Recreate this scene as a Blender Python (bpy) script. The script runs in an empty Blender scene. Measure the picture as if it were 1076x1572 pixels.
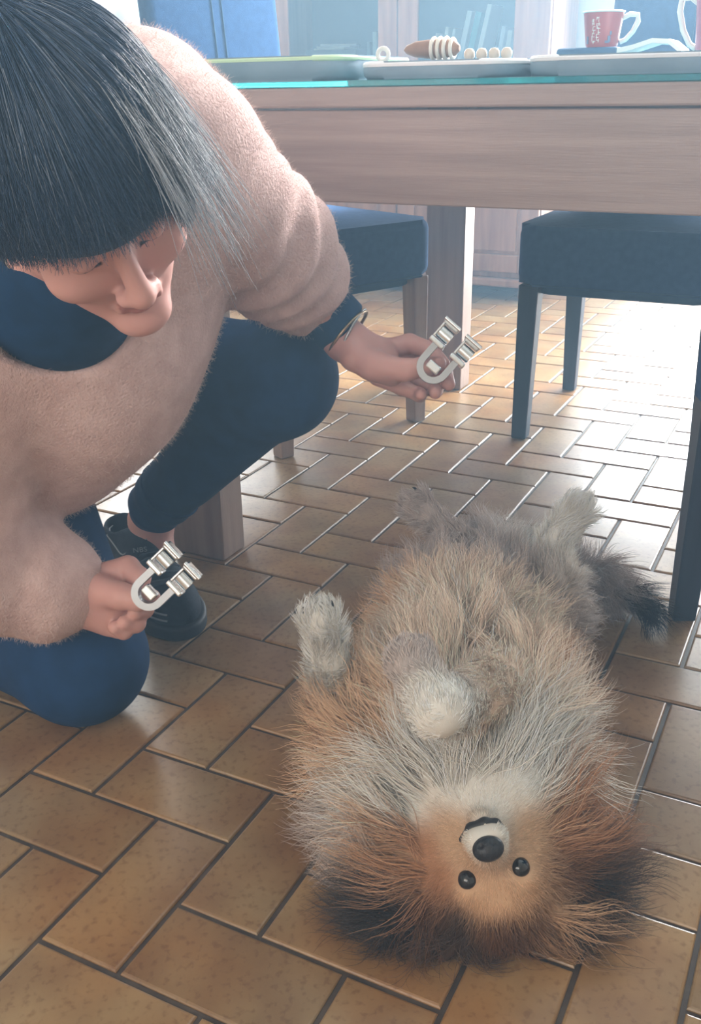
import bpy, bmesh, math, random
import numpy as np
from mathutils import Vector, Matrix, Euler

random.seed(7)
RNG = np.random.default_rng(11)
scene = bpy.context.scene
COL = scene.collection

# ------------------------------------------------------------------ camera
FPX, CX, CY = 1496.63, 538.0, 786.0
CAM = np.array([0.62394, -0.51184, 0.78553])
RT = np.array([0.89392555, 0.44799581, -0.01403113])
UP = np.array([-0.16617724, 0.36033657, 0.91790124])
FW = np.array([-0.41627184, 0.81820371, -0.39656077])
cd = bpy.data.cameras.new('camera')
cd.sensor_fit = 'VERTICAL'
cd.sensor_height = 24.0
cd.lens = FPX / 1572.0 * 24.0
cd.clip_start = 0.02
cam = bpy.data.objects.new('camera', cd)
COL.objects.link(cam)
m = Matrix.Identity(4)
for i in range(3):
    m[i][0], m[i][1], m[i][2], m[i][3] = RT[i], UP[i], -FW[i], CAM[i]
cam.matrix_world = m
scene.camera = cam


def P(x, y, d):
    """a point seen at a pixel of the 1076x1572 frame, at view depth d (metres)"""
    return CAM + (FW + (x - CX) / FPX * RT - (y - CY) / FPX * UP) * d


def PZ(x, y, z):
    """a point seen at a pixel, at height z above the floor"""
    r = FW + (x - CX) / FPX * RT - (y - CY) / FPX * UP
    return CAM + r * (z - CAM[2]) / r[2]


# ------------------------------------------------------------------ world, lights, exposure
world = bpy.data.worlds.new('sky')
scene.world = world
world.use_nodes = True
bg = world.node_tree.nodes['Background']
bg.inputs[0].default_value = (0.72, 0.86, 1.0, 1)
bg.inputs[1].default_value = 3.0


def area(name, loc, target, sx, sy, power, color, spread=180):
    l = bpy.data.lights.new(name, 'AREA')
    l.shape = 'RECTANGLE'
    l.size, l.size_y, l.energy, l.color = sx, sy, power, color
    l.spread = math.radians(spread)
    o = bpy.data.objects.new(name, l)
    COL.objects.link(o)
    o.location = loc
    d = Vector(target) - Vector(loc)
    o.rotation_euler = d.to_track_quat('-Z', 'Y').to_euler()
    return o


# daylight entering by the room's glazed openings and an added skylight
area('daylight_patio_door', (0.62, 3.60, 1.12), (0.55, 0.0, 0.55), 1.75, 2.05, 210, (0.78, 0.90, 1.0), 150)
area('daylight_kitchen_window', (-2.42, 3.60, 1.62), (-0.2, 0.3, 0.3), 1.05, 1.2, 130, (0.78, 0.90, 1.0))
area('rim_light_skylight', (0.55, 2.80, 2.47), (0.0, 0.5, 0.75), 1.1, 0.85, 150, (0.92, 0.96, 1.0), 105)  # added lamp in an unseen skylight, puts rim light on the shoulder
area('daylight_front_window', (-0.2, -2.42, 1.5), (0.1, 1.0, 0.4), 2.2, 1.4, 42, (1.0, 0.90, 0.78))
scene.view_settings.view_transform = 'Standard'
scene.view_settings.look = 'None'
scene.view_settings.gamma = 1.0
scene.view_settings.use_curve_mapping = False
scene.view_settings.exposure = -0.05
GLARE_DENSITY = 0.08
scene.cycles.use_adaptive_sampling = True
scene.cycles.adaptive_threshold = 0.04
scene.cycles.max_bounces = 6
scene.cycles.diffuse_bounces = 2
scene.cycles.glossy_bounces = 3
scene.cycles.volume_bounces = 0
scene.cycles.transparent_max_bounces = 10


# ------------------------------------------------------------------ helpers
def lin(c):
    return tuple(((v / 12.92) if v <= 0.04045 else ((v + 0.055) / 1.055) ** 2.4) for v in c)


def hexc(r, g, b):
    return lin((r / 255.0, g / 255.0, b / 255.0)) + (1.0,)


def tag(o, label=None, cat=None, group=None, kind=None):
    if label: o['label'] = label
    if cat: o['category'] = cat
    if group: o['group'] = group
    if kind: o['kind'] = kind
    return o


def empty(name, loc=(0, 0, 0), rz=0.0):
    o = bpy.data.objects.new(name, None)
    COL.objects.link(o)
    o.location = Vector(loc)
    o.rotation_euler = (0, 0, rz)
    o.empty_display_size = 0.05
    return o


def link(name, me, mat, parent=None, loc=None, rot=None, smooth=False):
    o = bpy.data.objects.new(name, me)
    COL.objects.link(o)
    if mat is not None and len(me.materials) == 0:
        me.materials.append(mat)
    if parent is not None:
        o.parent = parent
    if loc is not None: o.location = Vector(loc)
    if rot is not None: o.rotation_euler = rot
    if smooth:
        me.polygons.foreach_set('use_smooth', [True] * len(me.polygons))
    return o


def world_child(o, parent):
    """parent an object whose mesh is in world coordinates"""
    o.parent = parent
    o.matrix_parent_inverse = (Matrix.Translation(parent.location) @ parent.rotation_euler.to_matrix().to_4x4()).inverted()
    return o


class MB:
    """collects boxes, tubes and lathes, and links them as one mesh"""
    def __init__(self):
        self.bm = bmesh.new()

    def box(self, lo, hi, bevel=0.0, seg=2, mat=None):
        lo, hi = Vector(lo), Vector(hi)
        r = bmesh.ops.create_cube(self.bm, size=1.0)
        vs = r['verts']
        for v in vs:
            v.co = Vector([lo[i] + (v.co[i] + 0.5) * (hi[i] - lo[i]) for i in range(3)])
        if bevel > 0:
            es = list({e for v in vs for e in v.link_edges})
            r2 = bmesh.ops.bevel(self.bm, geom=es, offset=bevel, segments=seg, profile=0.5, affect='EDGES')
            vs = list({v for f in r2['faces'] for v in f.verts} | {v for v in vs if v.is_valid})
        if mat is not None:
            for v in vs:
                v.co = mat @ v.co
        return self

    def taper(self, base, top, wb, wt, db=None, dt=None, bevel=0.003):
        db, dt = db or wb, dt or wt
        r = bmesh.ops.create_cube(self.bm, size=1.0)
        vs = r['verts']
        base, top = Vector(base), Vector(top)
        for v in vs:
            if v.co.z < 0: v.co = base + Vector((v.co.x * wb, v.co.y * db, 0))
            else: v.co = top + Vector((v.co.x * wt, v.co.y * dt, 0))
        if bevel > 0:
            es = list({e for v in vs for e in v.link_edges})
            bmesh.ops.bevel(self.bm, geom=es, offset=bevel, segments=2, profile=0.5, affect='EDGES')
        return self

    def tube(self, pts, rad, seg=10, closed=False):
        pts = [Vector(p) for p in pts]
        n = len(pts)
        rad = rad if hasattr(rad, '__len__') else [rad] * n
        rings = []
        prev = None
        for i, p in enumerate(pts):
            if closed: t = pts[(i + 1) % n] - pts[i - 1]
            else: t = pts[min(i + 1, n - 1)] - pts[max(i - 1, 0)]
            t.normalize()
            if prev is None:
                a = t.orthogonal().normalized()
            else:
                a = (prev - t * prev.dot(t))
                a = a.normalized() if a.length > 1e-6 else t.orthogonal().normalized()
            prev = a
            b = t.cross(a)
            rings.append([self.bm.verts.new(p + (a * math.cos(q) + b * math.sin(q)) * rad[i]) for q in [2 * math.pi * k / seg for k in range(seg)]])
        for i in range(n if closed else n - 1):
            A, B = rings[i], rings[(i + 1) % n]
            for k in range(seg):
                self.bm.faces.new((A[k], A[(k + 1) % seg], B[(k + 1) % seg], B[k]))
        if not closed:
            self.bm.faces.new(rings[0][::-1])
            self.bm.faces.new(rings[-1])
        return self

    def lathe(self, prof, seg=32, loc=(0, 0, 0)):
        rings = []
        for (r, z) in prof:
            rings.append([self.bm.verts.new(Vector(loc) + Vector((r * math.cos(2 * math.pi * k / seg), r * math.sin(2 * math.pi * k / seg), z))) for k in range(seg)])
        for i in range(len(rings) - 1):
            A, B = rings[i], rings[i + 1]
            for k in range(seg):
                self.bm.faces.new((A[k], A[(k + 1) % seg], B[(k + 1) % seg], B[k]))
        if prof[0][0] > 1e-5: self.bm.faces.new(rings[0][::-1])
        if prof[-1][0] > 1e-5: self.bm.faces.new(rings[-1])
        return self

    def prism(self, pts, z0, z1, bevel=0.0):
        a = [self.bm.verts.new((x, y, z0)) for x, y in pts]
        b = [self.bm.verts.new((x, y, z1)) for x, y in pts]
        n = len(pts)
        fs = [self.bm.faces.new(a[::-1]), self.bm.faces.new(b)]
        for k in range(n):
            fs.append(self.bm.faces.new((a[k], a[(k + 1) % n], b[(k + 1) % n], b[k])))
        if bevel > 0:
            es = list(set(fs[0].edges) | set(fs[1].edges))
            bmesh.ops.bevel(self.bm, geom=es, offset=bevel, segments=3, profile=0.5, affect='EDGES')
        return self

    def build(self, name, mat, parent=None, loc=None, rot=None, smooth=False, weld=False):
        if weld: bmesh.ops.remove_doubles(self.bm, verts=self.bm.verts, dist=1e-5)
        bmesh.ops.recalc_face_normals(self.bm, faces=self.bm.faces)
        me = bpy.data.meshes.new(name)
        self.bm.to_mesh(me)
        self.bm.free()
        o = link(name, me, mat, parent, loc, rot, smooth)
        if smooth:
            try: me.set_sharp_from_angle(angle=math.radians(40))
            except Exception: pass
        return o


# ---- implicit surfaces: smooth unions of tapered limbs, meshed with surface nets
def rc(Q, a, b, ra, rb):
    a, b = np.asarray(a, np.float32), np.asarray(b, np.float32)
    ab = b - a
    t = np.clip(((Q - a) @ ab) / max(float(ab @ ab), 1e-9), 0, 1)
    return np.linalg.norm(Q - a - t[:, None] * ab, axis=1) - (ra + t * (rb - ra))


def chain(Q, pts, k=0.01):
    """pts: list of (point, radius)"""
    d = None
    for (a, ra), (b, rb) in zip(pts[:-1], pts[1:]):
        e = rc(Q, a, b, ra, rb)
        d = e if d is None else smin(d, e, k)
    return d


def ell(Q, c, rad, R=None):
    q = Q - np.asarray(c, np.float32)
    if R is not None: q = q @ np.asarray(R, np.float32).T
    rad = np.asarray(rad, np.float32)
    k0 = np.linalg.norm(q / rad, axis=1)
    k1 = np.linalg.norm(q / (rad * rad), axis=1)
    return k0 * (k0 - 1.0) / np.maximum(k1, 1e-6)


def smin(a, b, k):
    h = np.clip(0.5 + 0.5 * (b - a) / k, 0, 1)
    return b * (1 - h) + a * h - k * h * (1 - h)


def smax(a, b, k):
    return -smin(-a, -b, k)


def net(fn, lo, hi, h):
    lo, hi = np.array(lo, np.float32), np.array(hi, np.float32)
    BL = 8
    nb = np.ceil((hi - lo) / (h * BL)).astype(int) + 1
    n = nb * BL
    V = np.empty(n, np.float32)
    bi = np.stack(np.meshgrid(*[np.arange(k) for k in nb], indexing='ij'), -1).reshape(-1, 3)
    dc = fn((lo + h * (bi * BL + (BL - 1) / 2)).astype(np.float32))
    near = np.abs(dc) < h * BL * 0.87 * 1.5 + 0.006
    V.reshape(nb[0], BL, nb[1], BL, nb[2], BL)[:] = np.sign(dc).reshape(nb)[:, None, :, None, :, None]
    off = np.stack(np.meshgrid(*[np.arange(BL)] * 3, indexing='ij'), -1).reshape(-1, 3)
    act_b = bi[near]
    for i in range(0, len(act_b), 800):
        q = (act_b[i:i + 800, None, :] * BL + off[None]).reshape(-1, 3)
        V[q[:, 0], q[:, 1], q[:, 2]] = fn((lo + h * q).astype(np.float32))
    S = V < 0
    c = [S[dx:n[0] - 1 + dx, dy:n[1] - 1 + dy, dz:n[2] - 1 + dz] for dx in (0, 1) for dy in (0, 1) for dz in (0, 1)]
    cnt = sum(k.astype(np.int8) for k in c)
    act = (cnt > 0) & (cnt < 8)
    idx = np.argwhere(act)
    ID = -np.ones(act.shape, np.int64)
    ID[act] = np.arange(len(idx))
    acc = np.zeros((len(idx), 3)); w = np.zeros(len(idx))
    corners = [np.array((dx, dy, dz)) for dx in (0, 1) for dy in (0, 1) for dz in (0, 1)]
    for a in range(8):
        for b in range(a + 1, 8):
            df = corners[b] - corners[a]
            if np.abs(df).sum() != 1: continue
            ia, ib = idx + corners[a], idx + corners[b]
            va, vb = V[ia[:, 0], ia[:, 1], ia[:, 2]], V[ib[:, 0], ib[:, 1], ib[:, 2]]
            mk = (va < 0) != (vb < 0)
            t = np.where(mk, va / np.where(mk, va - vb, 1), 0)
            acc += np.where(mk[:, None], corners[a] + t[:, None] * df, 0)
            w += mk
    verts = lo + h * (idx + acc / np.maximum(w, 1)[:, None])
    faces = []
    for ax in range(3):
        o1, o2 = [(1, 2), (2, 0), (0, 1)][ax]
        sl0 = [slice(None)] * 3; sl1 = [slice(None)] * 3
        sl0[ax] = slice(0, n[ax] - 1); sl1[ax] = slice(1, n[ax])
        A, B = S[tuple(sl0)], S[tuple(sl1)]
        e = np.argwhere(A != B)
        ok = (e[:, o1] > 0) & (e[:, o2] > 0) & (e[:, o1] < n[o1] - 1) & (e[:, o2] < n[o2] - 1)
        e = e[ok]
        flip = A[e[:, 0], e[:, 1], e[:, 2]]
        d1 = np.zeros(3, int); d1[o1] = 1
        d2 = np.zeros(3, int); d2[o2] = 1
        q = [e - d1 - d2, e - d2, e, e - d1]
        q = np.stack([ID[k[:, 0], k[:, 1], k[:, 2]] for k in q], 1)
        q[~flip] = q[~flip][:, ::-1]
        faces.append(q)
    faces = np.concatenate(faces)
    faces = faces[(faces >= 0).all(1)]
    return verts, faces


def np_mesh(name, parts, mat, parent=None, colors=None):
    """parts: list of (verts, quads); one object, smooth shaded, in world coordinates"""
    vs, fs, k = [], [], 0
    for v, f in parts:
        vs.append(v); fs.append(f + k); k += len(v)
    v = np.concatenate(vs); f = np.concatenate(fs)
    me = bpy.data.meshes.new(name)
    me.vertices.add(len(v)); me.vertices.foreach_set('co', v.astype(np.float32).ravel())
    me.loops.add(len(f) * 4); me.loops.foreach_set('vertex_index', f.astype(np.int32).ravel())
    me.polygons.add(len(f))
    me.polygons.foreach_set('loop_start', np.arange(0, len(f) * 4, 4, dtype=np.int32))
    me.polygons.foreach_set('loop_total', np.full(len(f), 4, np.int32))
    me.update(calc_edges=True)
    me.validate()
    if colors is not None:
        at = me.attributes.new('tint', 'FLOAT_COLOR', 'POINT')
        c = colors(v)
        at.data.foreach_set('color', np.concatenate([c, np.ones((len(c), 1))], 1).astype(np.float32).ravel())
    o = link(name, me, mat, None, smooth=True)
    if parent is not None: world_child(o, parent)
    return o


def sample(v, f, n, rng=RNG):
    """random points and normals on a quad mesh"""
    a, b, c, d = v[f[:, 0]], v[f[:, 1]], v[f[:, 2]], v[f[:, 3]]
    nr = np.cross(c - a, d - b)
    ar = np.linalg.norm(nr, axis=1)
    pick = rng.choice(len(f), n, p=ar / ar.sum())
    s, t = rng.random((n, 1)), rng.random((n, 1))
    pt = (a[pick] * (1 - s) + b[pick] * s) * (1 - t) + (d[pick] * (1 - s) + c[pick] * s) * t
    return pt, nr[pick] / np.maximum(ar[pick], 1e-12)[:, None]


def strands(name, pts, rad, mat, parent, colors=None, kind='stuff'):
    """pts (N,K,3) world, rad (K,) or (N,K): a hair curves object"""
    N, K = pts.shape[:2]
    cu = bpy.data.hair_curves.new(name)
    cu.add_curves([K] * N)
    cu.attributes['position'].data.foreach_set('vector', pts.astype(np.float32).ravel())
    ra = cu.attributes.get('radius') or cu.attributes.new('radius', 'FLOAT', 'POINT')
    rr = np.broadcast_to(np.asarray(rad, np.float32), (N, K))
    ra.data.foreach_set('value', np.ascontiguousarray(rr).ravel())
    if colors is not None:
        ca = cu.attributes.new('tint', 'FLOAT_COLOR', 'CURVE')
        ca.data.foreach_set('color', np.concatenate([colors, np.ones((N, 1))], 1).astype(np.float32).ravel())
    cu.materials.append(mat)
    o = bpy.data.objects.new(name, cu)
    COL.objects.link(o)
    if parent is not None: world_child(o, parent)
    if kind: o['kind'] = kind
    return o


def unit(v):
    v = np.asarray(v, float)
    return v / np.maximum(np.linalg.norm(v, axis=-1, keepdims=True), 1e-9)


# ------------------------------------------------------------------ materials
def mat(name, color, rough=0.5, metal=0.0, spec=0.5, **kw):
    mt = bpy.data.materials.new(name)
    mt.use_nodes = True
    b = mt.node_tree.nodes['Principled BSDF']
    b.inputs['Base Color'].default_value = color
    b.inputs['Roughness'].default_value = rough
    b.inputs['Metallic'].default_value = metal
    b.inputs['Specular IOR Level'].default_value = spec
    for k, v in kw.items():
        b.inputs[k.replace('_', ' ')].default_value = v
    return mt


def N(mt, t, **kw):
    n = mt.node_tree.nodes.new(t)
    for k, v in kw.items():
        setattr(n, k, v)
    return n


def noisy(name, c1, c2, rough=0.5, scale=8.0, stretch=(1, 1, 1), bump=0.0, bscale=60.0, detail=6.0, spec=0.5, obj_rand=0.0, lo=0.35, hi=0.65, coords='Object', **kw):
    """two colours mixed by noise, with optional relief and a random tone for each object"""
    mt = mat(name, c1, rough, 0.0, spec, **kw)
    nt = mt.node_tree
    b = nt.nodes['Principled BSDF']
    tc = N(mt, 'ShaderNodeTexCoord'); mp = N(mt, 'ShaderNodeMapping')
    mp.inputs['Scale'].default_value = stretch
    nt.links.new(tc.outputs[coords], mp.inputs['Vector'])
    vec = mp.outputs['Vector']
    oi = N(mt, 'ShaderNodeObjectInfo')
    if obj_rand:
        ad = N(mt, 'ShaderNodeVectorMath', operation='ADD')
        sc = N(mt, 'ShaderNodeVectorMath', operation='SCALE')
        sc.inputs[0].default_value = (7.3, 3.1, 9.7)
        nt.links.new(oi.outputs['Random'], sc.inputs['Scale'])
        nt.links.new(vec, ad.inputs[0]); nt.links.new(sc.outputs[0], ad.inputs[1])
        vec = ad.outputs[0]
    nz = N(mt, 'ShaderNodeTexNoise')
    nz.inputs['Scale'].default_value = scale; nz.inputs['Detail'].default_value = detail
    nt.links.new(vec, nz.inputs['Vector'])
    cr = N(mt, 'ShaderNodeValToRGB')
    cr.color_ramp.elements[0].position, cr.color_ramp.elements[1].position = lo, hi
    cr.color_ramp.elements[0].color, cr.color_ramp.elements[1].color = c1, c2
    nt.links.new(nz.outputs['Fac'], cr.inputs['Fac'])
    out = cr.outputs['Color']
    if obj_rand:
        hs = N(mt, 'ShaderNodeHueSaturation')
        mr = N(mt, 'ShaderNodeMapRange')
        mr.inputs['To Min'].default_value = 1 - obj_rand; mr.inputs['To Max'].default_value = 1 + obj_rand
        nt.links.new(oi.outputs['Random'], mr.inputs['Value'])
        nt.links.new(mr.outputs[0], hs.inputs['Value'])
        nt.links.new(out, hs.inputs['Color'])
        out = hs.outputs['Color']
    nt.links.new(out, b.inputs['Base Color'])
    if bump:
        n2 = N(mt, 'ShaderNodeTexNoise')
        n2.inputs['Scale'].default_value = bscale; n2.inputs['Detail'].default_value = 4
        nt.links.new(vec, n2.inputs['Vector'])
        bp = N(mt, 'ShaderNodeBump')
        bp.inputs['Strength'].default_value = bump; bp.inputs['Distance'].default_value = 0.002
        nt.links.new(n2.outputs['Fac'], bp.inputs['Height'])
        nt.links.new(bp.outputs[0], b.inputs['Normal'])
    return mt


def tint_mat(name, rough=0.6, spec=0.3, **kw):
    mt = mat(name, (0.5, 0.5, 0.5, 1), rough, 0, spec, **kw)
    at = N(mt, 'ShaderNodeAttribute', attribute_name='tint')
    mt.node_tree.links.new(at.outputs['Color'], mt.node_tree.nodes['Principled BSDF'].inputs['Base Color'])
    return mt


def glass_mat(name, tint, refl=0.12, rough=0.02):
    mt = bpy.data.materials.new(name)
    mt.use_nodes = True
    nt = mt.node_tree
    nt.nodes.remove(nt.nodes['Principled BSDF'])
    tr = N(mt, 'ShaderNodeBsdfTransparent'); tr.inputs[0].default_value = tint
    gl = N(mt, 'ShaderNodeBsdfGlossy'); gl.inputs['Roughness'].default_value = rough
    mx = N(mt, 'ShaderNodeMixShader')
    fr = N(mt, 'ShaderNodeFresnel'); fr.inputs['IOR'].default_value = 1.45
    nt.links.new(fr.outputs[0], mx.inputs[0])
    nt.links.new(tr.outputs[0], mx.inputs[1]); nt.links.new(gl.outputs[0], mx.inputs[2])
    nt.links.new(mx.outputs[0], nt.nodes['Material Output'].inputs[0])
    return mt


M = {}
M['wood'] = noisy('table_wood', hexc(150, 130, 122), hexc(168, 148, 140), 0.42, 5, (0.6, 9, 14), 0.15, 40)
M['leg_wood'] = noisy('leg_wood', hexc(150, 126, 114), hexc(168, 144, 130), 0.42, 5, (9, 9, 0.6), 0.15, 40)
M['cab_wood'] = noisy('cabinet_wood', hexc(150, 105, 82), hexc(178, 132, 104), 0.45, 4, (8, 8, 0.7), 0.1, 40)
M['dark_leg'] = noisy('dark_leg', hexc(30, 44, 64), hexc(40, 54, 74), 0.4, 5, (9, 9, 0.6))
M['denim'] = noisy('chair_fabric', hexc(42, 76, 118), hexc(50, 86, 130), 0.9, 60, (1, 1, 1), 0.3, 500, spec=0.2)  # fabric blue also carries the bluish veil of light over the seats
M['lining'] = noisy('chair_lining', hexc(50, 80, 112), hexc(62, 92, 124), 0.9, 30, spec=0.2)
M['grout'] = noisy('grout', hexc(62, 52, 46), hexc(88, 76, 66), 0.55, 30)
M['wall'] = noisy('wall_paint', hexc(205, 200, 190), hexc(214, 209, 200), 0.8, 3)
M['white'] = mat('white_paint', hexc(228, 228, 224), 0.4)
M['pane'] = glass_mat('pane_glass', (0.97, 0.99, 1, 1))
M['cab_glass'] = glass_mat('cabinet_glass', (0.86, 0.95, 0.97, 1))
M['glass_top'] = mat('glass_sheet', hexc(60, 200, 205), 0.05, 0, 0.6, Transmission_Weight=0.75, IOR=1.5)
M['chrome'] = mat('chrome', hexc(226, 230, 232), 0.2, 1.0)
M['steel'] = mat('brushed_steel', hexc(168, 170, 172), 0.36, 0.9)
M['skin'] = tint_mat('skin', 0.5, 0.35, Subsurface_Weight=0.12, Subsurface_Scale=0.01)
M['knit'] = noisy('pink_beige_knit', hexc(206, 174, 168), hexc(220, 190, 184), 0.95, 40, (1, 1, 1), 0.9, 300, spec=0.1)
M['fuzz'] = mat('knit_fuzz', hexc(226, 204, 194), 0.8, 0, 0.2)
M['navy'] = noisy('glare_navy_jersey', hexc(20, 52, 90), hexc(26, 60, 102), 0.85, 30, spec=0.2)  # bluish glare over black leggings is put into this base colour
M['navy_top'] = noisy('dark_turtleneck', hexc(18, 50, 82), hexc(24, 58, 94), 0.9, 40, spec=0.2)
M['hair_base'] = noisy('hair_base', hexc(28, 36, 48), hexc(40, 48, 60), 0.6, 10, spec=0.3)
M['hair'] = tint_mat('hair_strand', 0.35, 0.5)
M['fur'] = tint_mat('fur_strand', 0.6, 0.25)
M['coat'] = tint_mat('undercoat', 0.9, 0.1)
M['nose'] = noisy('dog_nose', hexc(20, 20, 24), hexc(34, 34, 38), 0.35, 300, bump=0.4, bscale=500)
M['eye'] = mat('dog_eye', hexc(8, 7, 7), 0.05, 0, 0.8)
M['lip'] = mat('dog_lip', hexc(30, 26, 26), 0.4)
M['tooth'] = mat('tooth', hexc(235, 228, 205), 0.3)
M['shoe'] = noisy('shoe_fabric', hexc(24, 30, 42), hexc(36, 44, 58), 0.8, 60, bump=0.3, bscale=300, spec=0.3)
M['shoe_sole'] = mat('shoe_sole', hexc(26, 30, 40), 0.6)
M['shoe_line'] = mat('shoe_trim', hexc(150, 155, 160), 0.6)
M['shoe_grey'] = noisy('shoe_suede', hexc(70, 78, 90), hexc(92, 100, 110), 0.9, 50, spec=0.2)
M['gold'] = mat('bangle_metal', hexc(150, 130, 105), 0.3, 1.0)
M['cord'] = mat('braided_cord', hexc(70, 60, 54), 0.8)

# tiles: glazed terracotta, mottled, each tile its own tone
tm = noisy('glazed_tile', hexc(138, 108, 72), hexc(164, 136, 96), 0.34, 9, (1, 1, 1), 0.12, 70, obj_rand=0.16, spec=0.75)
nt = tm.node_tree
bs = nt.nodes['Principled BSDF']
src = bs.inputs['Base Color'].links[0].from_socket
tc = N(tm, 'ShaderNodeTexCoord')
sp = N(tm, 'ShaderNodeTexNoise'); sp.inputs['Scale'].default_value = 110; sp.inputs['Detail'].default_value = 5
nt.links.new(tc.outputs['Object'], sp.inputs['Vector'])
rp = N(tm, 'ShaderNodeValToRGB')
rp.color_ramp.elements[0].position, rp.color_ramp.elements[1].position = 0.33, 0.47
rp.color_ramp.elements[0].color, rp.color_ramp.elements[1].color = (0.74, 0.66, 0.58, 1), (1, 1, 1, 1)
nt.links.new(sp.outputs['Fac'], rp.inputs['Fac'])
lg = N(tm, 'ShaderNodeTexNoise'); lg.inputs['Scale'].default_value = 5.5; lg.inputs['Detail'].default_value = 2
geo = N(tm, 'ShaderNodeNewGeometry')
nt.links.new(geo.outputs['Position'], lg.inputs['Vector'])
rl = N(tm, 'ShaderNodeValToRGB')
rl.color_ramp.elements[0].position, rl.color_ramp.elements[1].position = 0.38, 0.62
rl.color_ramp.elements[0].color, rl.color_ramp.elements[1].color = (1.0, 0.80, 0.62, 1), (1, 1, 1, 1)
nt.links.new(lg.outputs['Fac'], rl.inputs['Fac'])
m1 = N(tm, 'ShaderNodeMix', data_type='RGBA', blend_type='MULTIPLY'); m1.inputs[0].default_value = 1
m2 = N(tm, 'ShaderNodeMix', data_type='RGBA', blend_type='MULTIPLY'); m2.inputs[0].default_value = 1
nt.links.new(src, m1.inputs[6]); nt.links.new(rp.outputs[0], m1.inputs[7])
nt.links.new(m1.outputs[2], m2.inputs[6]); nt.links.new(rl.outputs[0], m2.inputs[7])
nt.links.new(m2.outputs[2], bs.inputs['Base Color'])
M['tile'] = tm

# ------------------------------------------------------------------ room
X0, X1, Y0, Y1, ZC = -3.3, 2.1, -2.5, 3.72, 2.5
TH = 0.12


def wall(name, boxes):
    b = MB()
    for lo, hi in boxes: b.box(lo, hi)
    return tag(b.build(name, M['wall']), kind='structure')


fl = tag(MB().box((X0, Y0, -0.06), (X1, Y1, -0.0035)).build('floor', M['grout']), kind='structure')
SX0, SX1, SY0, SY1 = -0.02, 1.12, 2.36, 3.24                # unseen skylight added for the shoulder rim light, over the far side
cl_ = MB()
for lo, hi in (((X0, Y0, ZC), (X1, SY0, ZC + 0.1)), ((X0, SY1, ZC), (X1, Y1, ZC + 0.1)), ((X0, SY0, ZC), (SX0, SY1, ZC + 0.1)), ((SX1, SY0, ZC), (X1, SY1, ZC + 0.1))): cl_.box(lo, hi)
tag(cl_.build('ceiling', M['white']), kind='structure')
sk = tag(empty('added_skylight', ((SX0 + SX1) / 2, (SY0 + SY1) / 2, ZC + .05)), kind='structure')
sf = MB(); hx, hy = (SX1 - SX0) / 2, (SY1 - SY0) / 2
for lo, hi in (((-hx, -hy, -.03), (-hx + .05, hy, .03)), ((hx - .05, -hy, -.03), (hx, hy, .03)), ((-hx + .05, -hy, -.03), (hx - .05, -hy + .05, .03)), ((-hx + .05, hy - .05, -.03), (hx - .05, hy, .03))): sf.box(lo, hi, .004)
sf.build('frame', M['white'], sk)
MB().box((-hx + .05, -hy + .05, -.004), (hx - .05, hy - .05, .004)).build('pane', M['pane'], sk)
# back wall with a glazed patio door (right) and a kitchen window (left)
DX0, DX1, DZ = -0.28, 1.52, 2.15
KX0, KX1, KZ0, KZ1 = -2.95, -1.9, 1.0, 2.2
wall('wall_back', [((X0, Y1, 0), (KX0, Y1 + TH, ZC)), ((KX0, Y1, 0), (KX1, Y1 + TH, KZ0)), ((KX0, Y1, KZ1), (KX1, Y1 + TH, ZC)),
                   ((KX1, Y1, 0), (DX0, Y1 + TH, ZC)), ((DX0, Y1, DZ), (DX1, Y1 + TH, ZC)), ((DX1, Y1, 0), (X1, Y1 + TH, ZC))])
wall('wall_left', [((X0 - TH, Y0, 0), (X0, Y1 + TH, ZC))])
wall('wall_right', [((X1, Y0, 0), (X1 + TH, Y1 + TH, ZC))])
FX0, FX1, FZ0, FZ1 = -1.3, 0.9, 0.8, 2.2
wall('wall_front', [((X0 - TH, Y0 - TH, 0), (FX0, Y0, ZC)), ((FX0, Y0 - TH, 0), (FX1, Y0, FZ0)), ((FX0, Y0 - TH, FZ1), (FX1, Y0, ZC)), ((FX1, Y0 - TH, 0), (X1 + TH, Y0, ZC))])


def glazing(name, x0, x1, z0, z1, y, leaves, rails=()):
    root = tag(empty(name, ((x0 + x1) / 2, y, z0)), kind='structure')
    def L(v): return (v[0] - (x0 + x1) / 2, v[1], v[2] - z0)
    fr = MB()
    t = 0.05
    for lo, hi in (((x0, -.03, z0), (x0 + t, .03, z1)), ((x1 - t, -.03, z0), (x1, .03, z1)), ((x0, -.03, z1 - t), (x1, .03, z1)), ((x0, -.03, z0), (x1, .03, z0 + t))):
        fr.box(L(lo), L(hi), 0.004)
    fr.build('frame', M['white'], root)
    w = (x1 - x0 - 2 * t) / leaves
    for k in range(leaves):
        a, b = x0 + t + k * w, x0 + t + (k + 1) * w
        lf = MB()
        for lo, hi in (((a, -.022, z0 + t), (a + .06, .022, z1 - t)), ((b - .06, -.022, z0 + t), (b, .022, z1 - t)), ((a + .06, -.022, z1 - t - .06), (b - .06, .022, z1 - t)), ((a + .06, -.022, z0 + t), (b - .06, .022, z0 + t + .08))):
            lf.box(L(lo), L(hi), 0.004)
        for rz in rails: lf.box(L((a + .06, -.018, rz - .03)), L((b - .06, .018, rz + .03)), 0.004)
        o = lf.build('casement', M['white'], root)
        zs = [z0 + t + .08] + list(rails) + [z1 - t - .06]
        for q in range(len(zs) - 1):
            MB().box(L((a + .06, -.004, zs[q])), L((b - .06, .004, zs[q + 1]))).build('pane', M['pane'], o)
    return root


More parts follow.
